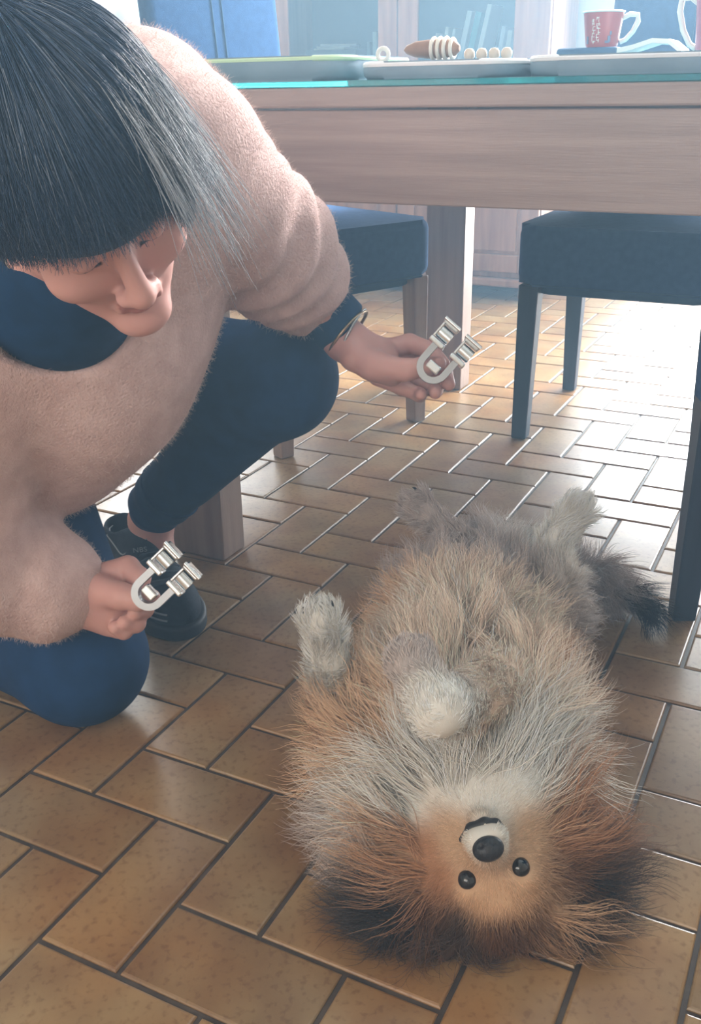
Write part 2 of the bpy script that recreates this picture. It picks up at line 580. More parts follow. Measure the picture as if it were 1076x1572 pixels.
glazing('door_1', DX0, DX1, 0.0, DZ, Y1 + 0.06, 2, (0.75,))
glazing('window_1', KX0, KX1, KZ0, KZ1, Y1 + 0.06, 2)
glazing('window_2', FX0, FX1, FZ0, FZ1, Y0 - 0.06, 2)

# scattering volume added to imitate veiling glare over the backlit room
hz = bpy.data.materials.new('glare_veil')
hz.use_nodes = True
hz.node_tree.nodes.clear()
ho = N(hz, 'ShaderNodeOutputMaterial'); hv_ = N(hz, 'ShaderNodeVolumeScatter')
hv_.inputs['Color'].default_value = (0.48, 0.76, 1.0, 1)
hv_.inputs['Density'].default_value = GLARE_DENSITY
hv_.inputs['Anisotropy'].default_value = 0.3
hz.node_tree.links.new(hv_.outputs[0], ho.inputs['Volume'])
o = MB().box((X0 - .5, Y0 - .5, -.3), (X1 + .5, Y1 + .5, ZC + .4)).build('glare_veil', hz)
tag(o, 'bluish scattering volume added through the room to imitate veiling glare', 'glare_veil', kind='stuff')

# ---- the herringbone floor: every tile in view is a part of the floor
G = 0.1


def tile_mesh():
    b = bmesh.new()
    w, l = 0.1 - 0.0055, 0.2 - 0.0055
    for inset, z in ((0.0, -0.008), (0.0, -0.0018), (0.0022, 0.0)):
        pass
    rings = []
    for inset, z in ((0.0, -0.008), (0.0, -0.0022), (0.0011, -0.0006), (0.0030, 0.0)):
        x, y = w / 2 - inset, l / 2 - inset
        rings.append([b.verts.new(p) for p in ((-x, -y, z), (x, -y, z), (x, y, z), (-x, y, z))])
    for A, B in zip(rings[:-1], rings[1:]):
        for k in range(4): b.faces.new((A[k], A[(k + 1) % 4], B[(k + 1) % 4], B[k]))
    b.faces.new(rings[-1])
    bmesh.ops.recalc_face_normals(b, faces=b.faces)
    me = bpy.data.meshes.new('tile')
    b.to_mesh(me); b.free()
    me.materials.append(M['tile'])
    return me


TM = tile_mesh()
tiles = []
for i in range(-60, 60):
    for j in range(-60, 60):
        for kind, (a, b_) in (('V', (2, -1)), ('U', (3, -1))):
            u, v = a + i + 3 * j, b_ + i - j
            cu_, cv = (u + 0.5, v + 1.0) if kind == 'V' else (u + 1.0, v + 0.5)
            x, y = cv * G, cu_ * G
            if X0 + 0.1 < x < X1 - 0.1 and Y0 + 0.1 < y < Y1 - 0.1:
                rel = np.array([x, y, 0]) - CAM
                zc = rel @ FW
                if zc > 0.2:
                    px, py = CX + FPX * (rel @ RT) / zc, CY - FPX * (rel @ UP) / zc
                    vis = -110 < px < 1190 and 400 < py < 1700
                else: vis = False
                tiles.append((not vis, zc, x, y, kind))
tiles.sort()
far = []
for n_, (hid, zc, x, y, kind) in enumerate(tiles):
    tilt = (random.uniform(-.004, .004), random.uniform(-.004, .004), (0 if kind == 'U' else math.pi / 2) + random.choice((0, math.pi)))
    zz = random.uniform(-0.0005, 0.0003)
    if not hid and n_ < 300:
        o = bpy.data.objects.new('tile', TM)
        COL.objects.link(o)
        o.parent = fl
        o.location = (x, y, zz)
        o.rotation_euler = tilt
    else:
        far.append(Matrix.Translation((x, y, zz)) @ Euler(tilt).to_matrix().to_4x4())
b = bmesh.new()
for mt_ in far:
    k = len(b.verts)
    b.from_mesh(TM)
    b.verts.ensure_lookup_table()
    bmesh.ops.transform(b, matrix=mt_, verts=b.verts[k:])
me = bpy.data.meshes.new('tiling'); b.to_mesh(me); b.free()
me.materials.append(M['tile'])
o = link('tiling', me, M['tile'], fl); o['kind'] = 'stuff'

def PY(x, y, Y):
    """a point seen at a pixel, in the upright plane y = Y"""
    r = FW + (x - CX) / FPX * RT - (y - CY) / FPX * UP
    return CAM + r * (Y - CAM[1]) / r[1]


# ------------------------------------------------------------------ dining table
TX0, TX1, TY0, TY1 = -0.455, 1.55, 0.765, 2.132
tb = tag(empty('dining_table', ((TX0 + TX1) / 2, (TY0 + TY1) / 2, 0)), 'long brown wooden dining table with square legs and a deep apron', 'table')
tcx, tcy = (TX0 + TX1) / 2, (TY0 + TY1) / 2


def T(v): return (v[0] - tcx, v[1] - tcy, v[2])


MB().box(T((TX0, TY0, 0.764)), T((TX1, TY1, 0.790)), 0.003).build('table_top', M['wood'], tb)
for nm, lo, hi in (('apron', (TX0 + .012, TY0 + .008, .640), (TX1 - .012, TY0 + .034, .7615)), ('apron', (TX0 + .012, TY1 - .034, .640), (TX1 - .012, TY1 - .008, .7615)),
                   ('apron', (TX0 + .010, TY0 + .036, .640), (TX0 + .034, TY1 - .036, .7615)), ('apron', (TX1 - .034, TY0 + .036, .640), (TX1 - .010, TY1 - .036, .7615))):
    MB().box(T(lo), T(hi), 0.002).build(nm, M['wood'], tb)
for lx in (-0.42, 1.40):
    for ly in (0.808, 2.018):
        MB().box(T((lx, ly, 0.0005)), T((lx + .112, ly + .072, .7635)), 0.003).build('leg', M['leg_wood'], tb)
g = MB().box((TX0 + .004, TY0 + .004, 0.7905), (TX1 - .004, TY1 - .004, 0.7985), 0.001).build('glass_sheet', M['glass_top'])
tag(g, 'thin sheet of glass with a cyan edge covering the whole table top', 'glass sheet')


# ------------------------------------------------------------------ chairs
def rrect(w, d, r, n=6):
    pts = []
    for cx_, cy_, a0 in ((w / 2 - r, d / 2 - r, 0), (-w / 2 + r, d / 2 - r, 90), (-w / 2 + r, -d / 2 + r, 180), (w / 2 - r, -d / 2 + r, 270)):
        for k in range(n + 1):
            a = math.radians(a0 + 90 * k / n)
            pts.append((cx_ + r * math.cos(a), cy_ + r * math.sin(a)))
    return pts


def chair(loc, rz, label, legmat):
    """origin under the seat centre, front towards -y"""
    c = tag(empty('dining_chair', loc, rz), label, 'chair', 'upholstered chairs around the dining table')
    MB().prism(rrect(0.47, 0.50, 0.045), 0.372, 0.505, 0.022).build('seat', M['denim'], c, smooth=True)
    b = MB(); b.prism(rrect(0.40, 0.43, 0.04), 0.350, 0.3715, 0.006)
    b.build('seat_lining', M['lining'], c, smooth=True)
    for sx in (-1, 1):
        MB().taper((sx * .208, -.215, .0005), (sx * .203, -.212, .3715), .036, .047).build('leg', legmat, c)
        MB().taper((sx * .208, .245, .0005), (sx * .203, .215, .3715), .034, .047).build('leg', legmat, c)
    # upholstered back, leaning away from the seat
    bk = MB()
    tilt = Matrix.Translation((0, 0.266, 0.44)) @ Matrix.Rotation(math.radians(-7), 4, 'X')
    bk.box((-.188, -.032, 0.0), (.188, .032, .63), 0.022, 4, tilt)
    o = bk.build('backrest', M['denim'], c, smooth=True)
    for sx in (-.014, .014):
        s = MB()
        s.tube([tilt @ Vector((sx, -.033, .05)), tilt @ Vector((sx, -.034, .3)), tilt @ Vector((sx, -.033, .57))], 0.0022, 6)
        s.build('seam', M['lining'], o, smooth=True)
    hem = MB()
    hem.tube([(-.19, -.2515, .376), (0, -.2515, .3755), (.19, -.2515, .376)], 0.002, 6)
    hem.build('hem', M['lining'], c, smooth=True)
    return c


# far side of the table, facing the camera
chair((0.177, 1.914, 0), 0.0, 'blue upholstered dining chair tucked under the far side of the table', M['dark_leg'])
# at the left end of the table, turned
ang = math.atan2(0.377, 0.175) - math.pi / 2
chair((-0.599, 1.618, 0), math.radians(65.2), 'blue upholstered dining chair with brown legs behind the kneeling person', M['leg_wood'])
# near side, only a leg in the frame
chair((0.751, 0.839, 0), math.pi + 0.4115, 'dining chair at the near side of the table, cut by the right edge', M['dark_leg'])

# ------------------------------------------------------------------ cabinet with glazed doors
QX0, QX1, QY0, QY1 = -1.665, -0.478, 3.30, 3.66
cb = tag(empty('glazed_cabinet', ((QX0 + QX1) / 2, (QY0 + QY1) / 2, 0)), 'tall wooden cabinet with glass doors above and panelled doors below', 'cabinet')
qcx, qcy = (QX0 + QX1) / 2, (QY0 + QY1) / 2


def Q(v): return (v[0] - qcx, v[1] - qcy, v[2])


def cbox(name, lo, hi, mt, parent=cb, bevel=0.003):
    return MB().box(Q(lo), Q(hi), bevel).build(name, mt, parent)


M['cab_back'] = noisy('cabinet_back', hexc(72, 104, 118), hexc(86, 120, 134), 0.7, 3)
body = MB()
for lo, hi in (((QX0, QY0 + .022, .085), (QX0 + .02, QY1, 1.95)), ((QX1 - .02, QY0 + .022, .085), (QX1, QY1, 1.95)), ((QX0 + .02, QY0 + .022, .085), (QX1 - .02, QY1 - .012, .105)),
               ((QX0 + .02, QY0 + .022, 1.93), (QX1 - .02, QY1 - .012, 1.95)), ((QX0 + .02, QY0 + .022, .815), (QX1 - .02, QY1 - .012, .835))):
    body.box(Q(lo), Q(hi), 0.002)
body.build('carcass', M['cab_wood'], cb)
cbox('back_panel', (QX0 + .02, QY1 - .012, .085), (QX1 - .02, QY1, 1.95), M['cab_back'])
cbox('shelf', (QX0 + .021, QY0 + .06, 1.19), (QX1 - .021, QY1 - .013, 1.208), M['cab_wood'])
cbox('shelf', (QX0 + .021, QY0 + .06, 1.55), (QX1 - .021, QY1 - .013, 1.568), M['cab_wood'])
cbox('plinth', (QX0 - .014, QY0 - .012, .052), (QX1 + .014, QY1, .084), M['cab_wood'], bevel=.008)
cbox('cornice', (QX0 - .03, QY0 - .03, 1.951), (QX1 + .03, QY1, 2.01), M['cab_wood'], bevel=.015)
for fx in (QX0 + .005, QX1 - .075):
    for fy in (QY0 + .0, QY1 - .08):
        cbox('foot', (fx, fy, .0005), (fx + .07, fy + .07, .0515), M['cab_wood'], bevel=.012)
XM = -1.083


def gdoor(x0, x1, sl, sr):
    z0, z1, y0, y1 = .838, 1.928, QY0, QY0 + .021
    d = MB()
    for lo, hi in (((x0, y0, z0), (x0 + sl, y1, z1)), ((x1 - sr, y0, z0), (x1, y1, z1)), ((x0 + sl, y0, z0), (x1 - sr, y1, z0 + .05)), ((x0 + sl, y0, z1 - .07), (x1 - sr, y1, z1))):
        d.box(Q(lo), Q(hi), .004)
    o = d.build('glass_door', M['cab_wood'], cb)
    cbox('pane', (x0 + sl, y0 + .009, z0 + .05), (x1 - sr, y0 + .012, z1 - .07), M['cab_glass'], o, 0)
    return o


gdoor(QX0 + .004, XM - .002, .095, .080)
gdoor(XM + .002, QX1 - .004, .082, .135)


def pdoor(x0, x1):
    z0, z1, y0, y1 = .108, .812, QY0, QY0 + .021
    d = MB()
    for lo, hi in (((x0, y0, z0), (x0 + .075, y1, z1)), ((x1 - .075, y0, z0), (x1, y1, z1)), ((x0 + .075, y0, z0), (x1 - .075, y1, z0 + .07)), ((x0 + .075, y0, z1 - .07), (x1 - .075, y1, z1))):
        d.box(Q(lo), Q(hi), .005)
    o = d.build('panel_door', M['cab_wood'], cb)
    cbox('panel', (x0 + .088, y0 + .004, z0 + .083), (x1 - .088, y1 - .004, z1 - .083), M['cab_wood'], o, .003)
    cbox('panel_edge', (x0 + .0755, y0 + .011, z0 + .0705), (x1 - .0755, y1 - .002, z1 - .0705), M['cab_wood'], o, .002)


pdoor(QX0 + .004, XM - .002)
pdoor(XM + .002, QX1 - .004)


# books and papers behind the glass
def book(x, y, z, w, d, h, lean, col, label, name='book'):
    o = tag(empty(name, (x, y, z)), label, 'book', 'books in the glazed cabinet')
    o.rotation_euler = (0, lean, 0)
    mt = noisy('book_cover', col, col, 0.6, 5)
    pg = mat('book_pages', hexc(232, 226, 208), 0.8)
    cv = MB()
    cv.box((0, 0, 0), (w * .14, d, h), .0008).box((w * .86, 0, 0), (w, d, h), .0008).box((w * .14, 0, 0), (w * .86, .003, h), .0008)
    cv.build('cover', mt, o)
    MB().box((w * .15, .0035, .004), (w * .85, d - .004, h - .004)).build('page_block', pg, o)
    return o


zb = .8355
for (x, w, h, lean, col, lab) in ((-.978, .018, .150, .10, (210, 205, 200), 'pale slim book at the left end of the right cabinet compartment'),
                                  (-.950, .014, .172, .16, (238, 236, 228), 'white slim book leaning beside the pale one in the cabinet'),
                                  (-.925, .012, .165, .20, (225, 232, 232), 'thin white booklet leaning left of the teal book'),
                                  (-.885, .020, .225, .22, (232, 236, 236), 'white book leaning against the left of the teal book'),
                                  (-.850, .024, .220, .22, (40, 165, 170), 'teal book leaning in the middle of the right compartment'),
                                  (-.810, .018, .245, .22, (240, 238, 230), 'tall cream book leaning right of the teal book'),
                                  (-.720, .016, .165, .14, (206, 214, 220), 'grey white booklet leaning at the right of the compartment'),
                                  (-.690, .018, .150, .12, (222, 220, 210), 'short cream book right of the grey white booklet'),
                                  (-1.235, .018, .165, 0.0, (205, 226, 228), 'upright pale blue book near the middle post of the cabinet'),
                                  (-1.260, .012, .130, 0.0, (120, 150, 160), 'small grey blue book beside the upright pale blue one')):
    bx = book(x, 3.40, zb + max(0.0, w * math.sin(lean)), w, .14, h, lean, hexc(*col), lab)
for k, (x0, x1, y0, z0, h, ry, lab) in enumerate(((-.655, -.545, 3.40, zb, .028, 0, 'thick cream book lying flat at the bottom of the stack on the right'),
                                                  (-.650, -.550, 3.41, zb + .0285, .030, 0, 'cream book lying second in the stack on the right'),
                                                  (-.660, -.553, 3.405, zb + .0590, .024, 0, 'white book lying third in the stack on the right'),
                                                  (-.648, -.560, 3.40, zb + .0835, .050, 0, 'thick pale book lying on top of the stack on the right'))):
    o = tag(empty('flat_book', (x0, y0, z0)), lab, 'book', 'books in the glazed cabinet')
    cc = hexc(*((214, 208, 190), (230, 224, 206), (224, 226, 222), (206, 206, 200))[k])
    cv = MB().box((0, 0, 0), (x1 - x0, .15, h * .12), .0006).box((0, 0, h * .88), (x1 - x0, .15, h), .0006).box((0, 0, h * .12), (.003, .15, h * .88))
    cv.build('cover', mat('flat_cover', cc, .6), o)
    MB().box((.004, .004, h * .13), (x1 - x0 - .003, .146, h * .87)).build('page_block', mat('flat_pages', hexc(236, 230, 214), .8), o)
# left compartment: a dark box with a fanned pile of papers, small jars
o = tag(empty('storage_box', (-1.53, 3.39, zb)), 'dark blue grey box in the left compartment of the cabinet', 'box')
bx_ = MB(); bx_.box((0, 0, 0), (.22, .16, .085), .004); bx_.build('box_body', noisy('box_card', hexc(46, 62, 76), hexc(56, 74, 88), .7, 8), o)
lid = MB(); lid.box((-.004, -.004, .0852), (.224, .164, .105), .003); lid.build('lid', noisy('box_lid', hexc(60, 80, 94), hexc(70, 90, 104), .7, 8), o)
for k in range(3):
    o = MB().box((-.075, -.05, 0), (.075, .05, .007), .001).build('paper_pile', mat('paper', hexc(225 - 8 * k, 222 - 6 * k, 205), .8))
    o.location = (-1.44 + .012 * k, 3.47, zb + .1055 + .0075 * k); o.rotation_euler = (0, 0, .2 * k - .1)
    tag(o, ('cream paper pad at the bottom of the pile on the cabinet box', 'cream paper pad in the middle of the pile on the cabinet box', 'cream paper pad on top of the pile on the cabinet box')[k], 'paper', 'papers in the glazed cabinet')

# ------------------------------------------------------------------ sideboard under the kitchen window
sb = tag(empty('sideboard', (-2.40, 3.46, 0)), 'low wooden sideboard under the bright kitchen window at the left', 'sideboard')
ztop = float(PY(212, 55, 3.26)[2])
MB().box((-.72, -.18, .06), (.62, .22, ztop - .0305), .003).build('carcass', M['cab_wood'], sb)
MB().box((-.74, -.20, ztop - .03), (.64, .23, ztop), .005).build('worktop', M['cab_wood'], sb)
for k in range(3):
    d = MB().box((-.71 + k * .445, -.199, .09), (-.71 + k * .445 + .435, -.1805, ztop - .06), .004).build('door', M['cab_wood'], sb)
    MB().tube([(-.71 + k * .445 + .39, -.205, .55), (-.71 + k * .445 + .39, -.222, .55)], [.006, .012], 12).build('knob', M['steel'], d, smooth=True)
for sx in (-.68, .56):
    for sy in (-.15, .17): MB().taper((sx, sy, .0005), (sx, sy, .0595), .03, .05).build('foot', M['cab_wood'], sb)


def stand(px, Y):
    v = PY(px, 50, Y)
    return (float(v[0]), Y, ztop + .0005)


jg = tag(empty('jug', stand(194, 3.34)), 'white rounded jug on the sideboard below the kitchen window', 'jug')
MB().lathe([(.03, 0), (.055, .02), (.065, .07), (.05, .12), (.035, .15), (.042, .17), (.038, .168), (.03, .15), (.028, .05), (.0, .04)], 28).build('jug_body', M['white'], jg, smooth=True)
MB().tube([(-.034, 0, .15), (-.07, 0, .15), (-.085, 0, .11), (-.075, 0, .07), (-.055, 0, .05)], .007, 8).build('handle', M['white'], jg, smooth=True)
cn = tag(empty('canister', stand(222, 3.50)), 'grey blue canister with a white knob beside the white jug', 'canister')
MB().lathe([(.040, 0), (.042, .004), (.042, .085), (.040, .09), (.0, .09)], 24).build('canister_body', mat('canister_paint', hexc(130, 160, 170), .4), cn, smooth=True)
MB().lathe([(.043, .0905), (.043, .10), (.01, .104), (.01, .112), (.0, .113)], 24).build('lid', mat('canister_lid', hexc(150, 176, 184), .4), cn, smooth=True)
bt = tag(empty('bottle', stand(216, 3.60)), 'small pale bottle with a green cap behind the canister', 'bottle')
MB().lathe([(.03, 0), (.032, .004), (.032, .13), (.014, .16), (.014, .18), (.0, .18)], 24).build('bottle_body', mat('bottle_plastic', hexc(200, 220, 210), .3), bt, smooth=True)
MB().lathe([(.016, .1805), (.016, .205), (.0, .206)], 20).build('cap', mat('bottle_cap', hexc(40, 140, 100), .4), bt, smooth=True)
rt = tag(empty('tin', stand(85, 3.40)), 'red and white tin on the sideboard behind the dark hair', 'tin')
MB().lathe([(.06, 0), (.062, .003), (.062, .15), (.0, .15)], 28).build('tin_body', mat('tin_red', hexc(190, 60, 62), .35), rt, smooth=True)
MB().lathe([(.063, .1505), (.064, .153), (.064, .17), (.058, .174), (.0, .174)], 28).build('lid', M['white'], rt, smooth=True)

# ------------------------------------------------------------------ things on the table
ZG = 0.799
M['mat_grey'] = noisy('padded_mat', hexc(120, 142, 158), hexc(134, 156, 172), .8, 12, bump=.3, bscale=60)
M['mat_green'] = mat('mat_piping_green', hexc(205, 232, 190), .6)
M['mat_white'] = mat('mat_piping_white', hexc(238, 242, 246), .6)


def pad(x0, x1, y0, y1, h, piping, label):
    cx_, cy_ = (x0 + x1) / 2, (y0 + y1) / 2
    o = tag(empty('place_mat', (cx_, cy_, ZG)), label, 'place mat', 'padded mats along the table edge')
    MB().prism(rrect(x1 - x0, y1 - y0, .05, 8), 0.0, h, h * .42).build('padding', M['mat_grey'], o, smooth=True)
    pts = [(p[0], p[1], h - .004) for p in rrect(x1 - x0 - .006, y1 - y0 - .006, .048, 8)]
    MB().tube(pts, .0042, 8, closed=True).build('piping', piping, o, smooth=True)
    return o


pad(float(PY(291, 100, .86)[0]), float(PY(541, 100, .86)[0]), .83, 1.10, .034, M['mat_green'], 'padded grey mat with pale green piping at the left of the table edge')
pad(float(PY(546, 110, .80)[0]), float(PY(797, 110, .80)[0]), .785, 1.08, .022, M['mat_white'], 'blue grey padded mat with white piping in the middle of the table edge')
pad(float(PY(803, 110, .80)[0]), .62, .785, 1.08, .024, M['mat_white'], 'blue grey padded mat with white piping under the mug end of the table')

# turned wooden spindle with pale rings, beads, and a ring
v0, v1 = PY(620, 95, .90), PY(705, 95, .90)
sp_ = tag(empty('wooden_spindle', (float(v0[0]), .90, ZG + .0225 + .0165)), 'brown turned wooden spindle with pale rings lying on the middle mat', 'spindle')
sp_.rotation_euler = (0, math.pi / 2, 0)
L_ = float(v1[0] - v0[0])
prof = [(.001, 0), (.006, L_ * .06), (.0105, L_ * .22), (.0122, L_ * .45), (.0122, L_ * .75), (.0100, L_ * .92), (.004, L_)]
MB().lathe(prof, 24).build('spindle_body', noisy('spindle_wood', hexc(150, 110, 84), hexc(172, 128, 98), .5, 30), sp_, smooth=True)
for k, q in enumerate((.55, .66, .77, .88)):
    rr_ = .0135 if k < 3 else .0118
    MB().tube([(rr_ * math.cos(a), rr_ * math.sin(a), L_ * q) for a in [2 * math.pi * i / 24 for i in range(24)]], .0028, 8, closed=True).build('ring', mat('pale_ring', hexc(236, 226, 210), .4), sp_, smooth=True)
bead_l = ('cream bead next to the end of the wooden spindle', 'cream bead second from the wooden spindle', 'cream bead third from the wooden spindle', 'cream bead farthest from the wooden spindle')
for k, px in enumerate((720, 739, 758, 777)):
    v = PY(px, 95, .91)
    o = tag(MB().lathe([(.001, -.008), (.0045, -.0072), (.0076, -.003), (.0076, .003), (.0045, .0072), (.001, .008)], 18).build('bead', mat('bead_wood', hexc(222, 204, 184), .4), smooth=True), bead_l[k], 'bead', 'loose beads on the table')
    o.location = (float(v[0]), .91, ZG + .0225 + .0082)
v = PY(588, 90, .92)
o = MB().tube([(.0085 * math.cos(a), 0, .0085 * math.sin(a)) for a in [2 * math.pi * i / 28 for i in range(28)]], .0032, 10, closed=True).build('napkin_ring', mat('ring_white', hexc(236, 232, 224), .35), smooth=True)
o.location = (float(v[0]), .92, ZG + .0225 + .0120)
tag(o, 'small white ring standing on the middle mat left of the wooden spindle', 'ring')

# dark blue box, mug on it
va, vb = PY(856, 84, 1.35), PY(948, 84, 1.35)
zt = float(PY(900, 73, 1.35)[2])
o = tag(empty('flat_box', (float((va[0] + vb[0]) / 2), 1.39, ZG)), 'dark blue flat box under the red mug', 'box')
w2 = float(vb[0] - va[0]) / 2
MB().box((-w2, -.045, 0), (w2, .05, (zt - ZG) * .62), .006, 3).build('box_body', noisy('blue_card', hexc(44, 78, 112), hexc(54, 90, 126), .6, 9), o, smooth=True)
MB().box((-w2 - .002, -.047, (zt - ZG) * .62 + .0003), (w2 + .002, .052, zt - ZG), .006, 3).build('lid', noisy('blue_lid', hexc(50, 88, 124), hexc(60, 98, 136), .6, 9), o, smooth=True)


def mug(loc, h, r, hang, col, label):
    o = tag(empty('mug', loc, hang), label, 'mug', 'mugs on the table')
    MB().lathe([(r * .74, 0), (r * .77, .002), (r * .80, h * .1), (r * .97, h * .92), (r, h * .985), (r * .985, h), (r * .93, h * .985), (r * .88, h * .8), (r * .72, h * .1), (.0, h * .08)], 40).build('mug_body', col, o, smooth=True)
    MB().tube([(r * .995 * math.cos(a), r * .995 * math.sin(a), h * .985) for a in [2 * math.pi * i / 40 for i in range(40)]], .0016, 8, closed=True).build('rim', M['white'], o, smooth=True)
    MB().tube([(r * .90, 0, h * .80), (r * 1.25, 0, h * .90), (r * 1.62, 0, h * .88), (r * 1.66, 0, h * .70), (r * 1.45, 0, h * .42), (r * 1.12, 0, h * .20), (r * .86, 0, h * .14)], [.0042, .0044, .0046, .0046, .0044, .0042, .0042], 10).build('handle', M['white'], o, smooth=True)
    return o


mv = PY(921, 60, 1.37)
mz = zt + .0005
mh = float(PY(921, 17, 1.37)[2]) - mz
mr_ = float(PY(954, 17, 1.37)[0] - PY(889, 17, 1.37)[0]) / 2 * .96
M['mug_red'] = noisy('mug_glaze', hexc(176, 78, 84), hexc(190, 96, 96), .25, 9)
mo = mug((float(mv[0]), 1.385, mz), mh, mr_, math.radians(8), M['mug_red'], 'red tapered mug with white characters and white handle on the blue box')
# printed white characters in two columns on the side that faces the viewer, and a small blue figure
mk = MB()
rs = random.Random(3)
for ci, a0 in enumerate((-100, -116)):
    for q in range(5):
        z0 = mh * (.78 - .14 * q - .04 * ci)
        for st in range(4):
            a = math.radians(a0 + rs.uniform(-3, 3) + (st - 1.5) * 1.6)
            z = z0 + rs.uniform(-.003, .003)
            rr_ = mr_ * (.80 + .18 * (z / mh)) + .0004
            up_ = st % 2 == 0
            tm_ = Matrix.Translation((rr_ * math.cos(a), rr_ * math.sin(a), z)) @ Matrix.Rotation(a, 4, 'Z')
            mk.box((-.0005, -.0004 if up_ else -.0022, -.0026 if up_ else -.0004), (.0004, .0004 if up_ else .0022, .0026 if up_ else .0004), 0, 2, tm_)
mk.build('white_characters', mat('mug_print', hexc(240, 236, 230), .4), mo)
fg = MB()
for (a0, z0, w_, h_) in ((-62, .22, .005, .010), (-58, .38, .003, .006), (-68, .14, .007, .004), (-140, .2, .004, .012)):
    a = math.radians(a0); z = mh * z0; rr_ = mr_ * (.80 + .18 * z0) + .0003
    fg.box((-.0008, -w_ / 2, -h_ / 2), (.0005, w_ / 2, h_ / 2), 0, 2, Matrix.Translation((rr_ * math.cos(a), rr_ * math.sin(a), z)) @ Matrix.Rotation(a, 4, 'Z'))
fg.build('printed_figure', mat('mug_figure', hexc(110, 120, 150), .4), mo)['kind'] = 'stuff'
mv2 = PY(1098, 60, 1.10)
mug((float(mv2[0]), 1.12, .8235), .088, .036, math.radians(168), mat('mug_mauve', hexc(190, 130, 150), .25), 'mauve mug with a white handle at the right frame edge')

# clear case with an arched white lid beside the mug
ca, cb_ = PY(956, 95, 1.25), PY(1064, 95, 1.25)
cw = float(cb_[0] - ca[0])
o = tag(empty('case', (float(ca[0]), 1.25, ZG)), 'clear plastic case with an arched white lid right of the red mug', 'case')
MB().box((0, -.03, 0), (cw, .05, .035), .003).build('case_body', glass_mat('clear_plastic', (.9, .96, 1, 1)), o)
ar = MB()
pts = [(-.004, .036), (.02, .0405), (cw * .45, .049), (cw * .68, .047), (cw * .84, .034), (cw * .97, .012), (cw + .006, .004)]
for k in range(len(pts) - 1):
    (xa, za), (xb, zb_) = pts[k], pts[k + 1]
    vs = [ar.bm.verts.new(p) for p in ((xa, -.033, za), (xb, -.033, zb_), (xb, .052, zb_), (xa, .052, za), (xa, -.033, za + .007), (xb, -.033, zb_ + .007), (xb, .052, zb_ + .007), (xa, .052, za + .007))]
    for f_ in ((0, 1, 2, 3), (4, 5, 6, 7), (0, 1, 5, 4), (2, 3, 7, 6), (0, 3, 7, 4), (1, 2, 6, 5)): ar.bm.faces.new([vs[i] for i in f_])
ar.build('lid', M['white'], o, weld=True)
MB().box((.02, -.015, .0035), (cw * .55, .03, .014), .004).build('contents', M['white'], o)

# ------------------------------------------------------------------ the kneeling person
pe = tag(empty('person', (-0.33, 0.46, 0)), 'kneeling person in fuzzy pink beige sweater and dark leggings tinted for blue glare holding two metal clamps', 'person')
F32 = lambda v: np.asarray(v, np.float32)

# head frame: face bowed towards the floor and turned to the right of the picture
HC = P(110, 264, 0.80)
img_d = unit(0.10 * RT - 0.96 * UP)            # picture direction from brow to chin
img_e = unit(0.96 * RT + 0.10 * UP)            # picture direction from the right eye to the left eye
toc = -unit(HC - CAM)
hF = unit(0.89 * img_d + 0.46 * toc)
hL = unit(img_e - hF * (img_e @ hF))
yaw = math.radians(20)
hF, hL = unit(hF * math.cos(yaw) + hL * math.sin(yaw)), unit(hL * math.cos(yaw) - hF * math.sin(yaw))
hU = np.cross(hL, hF) * 1.0
if hU @ toc < 0: hU = -hU
HR = np.stack([hL, hF, hU])                    # rows: her left, forward, up


def HW(v):
    """head frame to world"""
    return HC + np.asarray(v, float) @ HR


def head_sdf(q):
    """q in head coordinates"""
    d = ell(q, (0, -.012, .030), (.074, .096, .086))
    d = smin(d, ell(q, (0, .030, -.035), (.060, .062, .080)), .03)
    d = smin(d, rc(q, (.048, .005, -.062), (.012, .070, -.108), .020, .014), .025)
    d = smin(d, rc(q, (-.048, .005, -.062), (-.012, .070, -.108), .020, .014), .025)
    d = smin(d, ell(q, (0, .078, -.108), (.022, .018, .016)), .015)
    for s in (-1, 1):
        d = smin(d, ell(q, (s * .040, .066, -.036), (.022, .020, .020)), .02)        # cheekbones
        d = smin(d, rc(q, (s * .012, .090, .020), (s * .045, .076, .020), .008, .006), .012)   # brow
        d = smax(d, -ell(q, (s * .030, .104, .000), (.017, .016, .011)), .010)       # eye sockets
        d = smin(d, ell(q, (s * .030, .081, -.001), (.0135, .0125, .0115)), .003)    # lids
        d = smin(d, ell(q, (s * .0125, .100, -.046), (.0075, .009, .007)), .006)     # nostril wings
        d = smax(d, -ell(q, (s * .0060, .104, -.0535), (.0035, .004, .003)), .002)
    d = smin(d, rc(q, (0, .090, .008), (0, .108, -.034), .0075, .0100), .010)        # nose
    d = smin(d, ell(q, (0, .110, -.041), (.0105, .0105, .0095)), .008)
    d = smin(d, rc(q, (-.017, .085, -.071), (0, .0935, -.069), .0035, .0056), .006)   # lips
    d = smin(d, rc(q, (.017, .085, -.071), (0, .0935, -.069), .0035, .0056), .006)
    d = smin(d, rc(q, (-.017, .083, -.079), (.017, .083, -.079), .0055, .0055), .006)
    d = smin(d, ell(q, (0, .0885, -.0795), (.012, .0065, .006)), .004)
    d = smax(d, -rc(q, (-.021, .094, -.0745), (.021, .094, -.0745), .0016, .0016), .002)
    for s in (-1, 1):
        e = ell(q, (s * .078, -.012, -.012), (.0085, .019, .031))
        e = smax(e, -ell(q, (s * .086, -.008, -.008), (.008, .0115, .020)), .004)
        e = smin(e, ell(q, (s * .076, -.004, -.041), (.006, .009, .010)), .006)
        d = smin(d, e, .006)
    return d


def to_head(Qw): return (Qw - F32(HC)) @ F32(HR).T


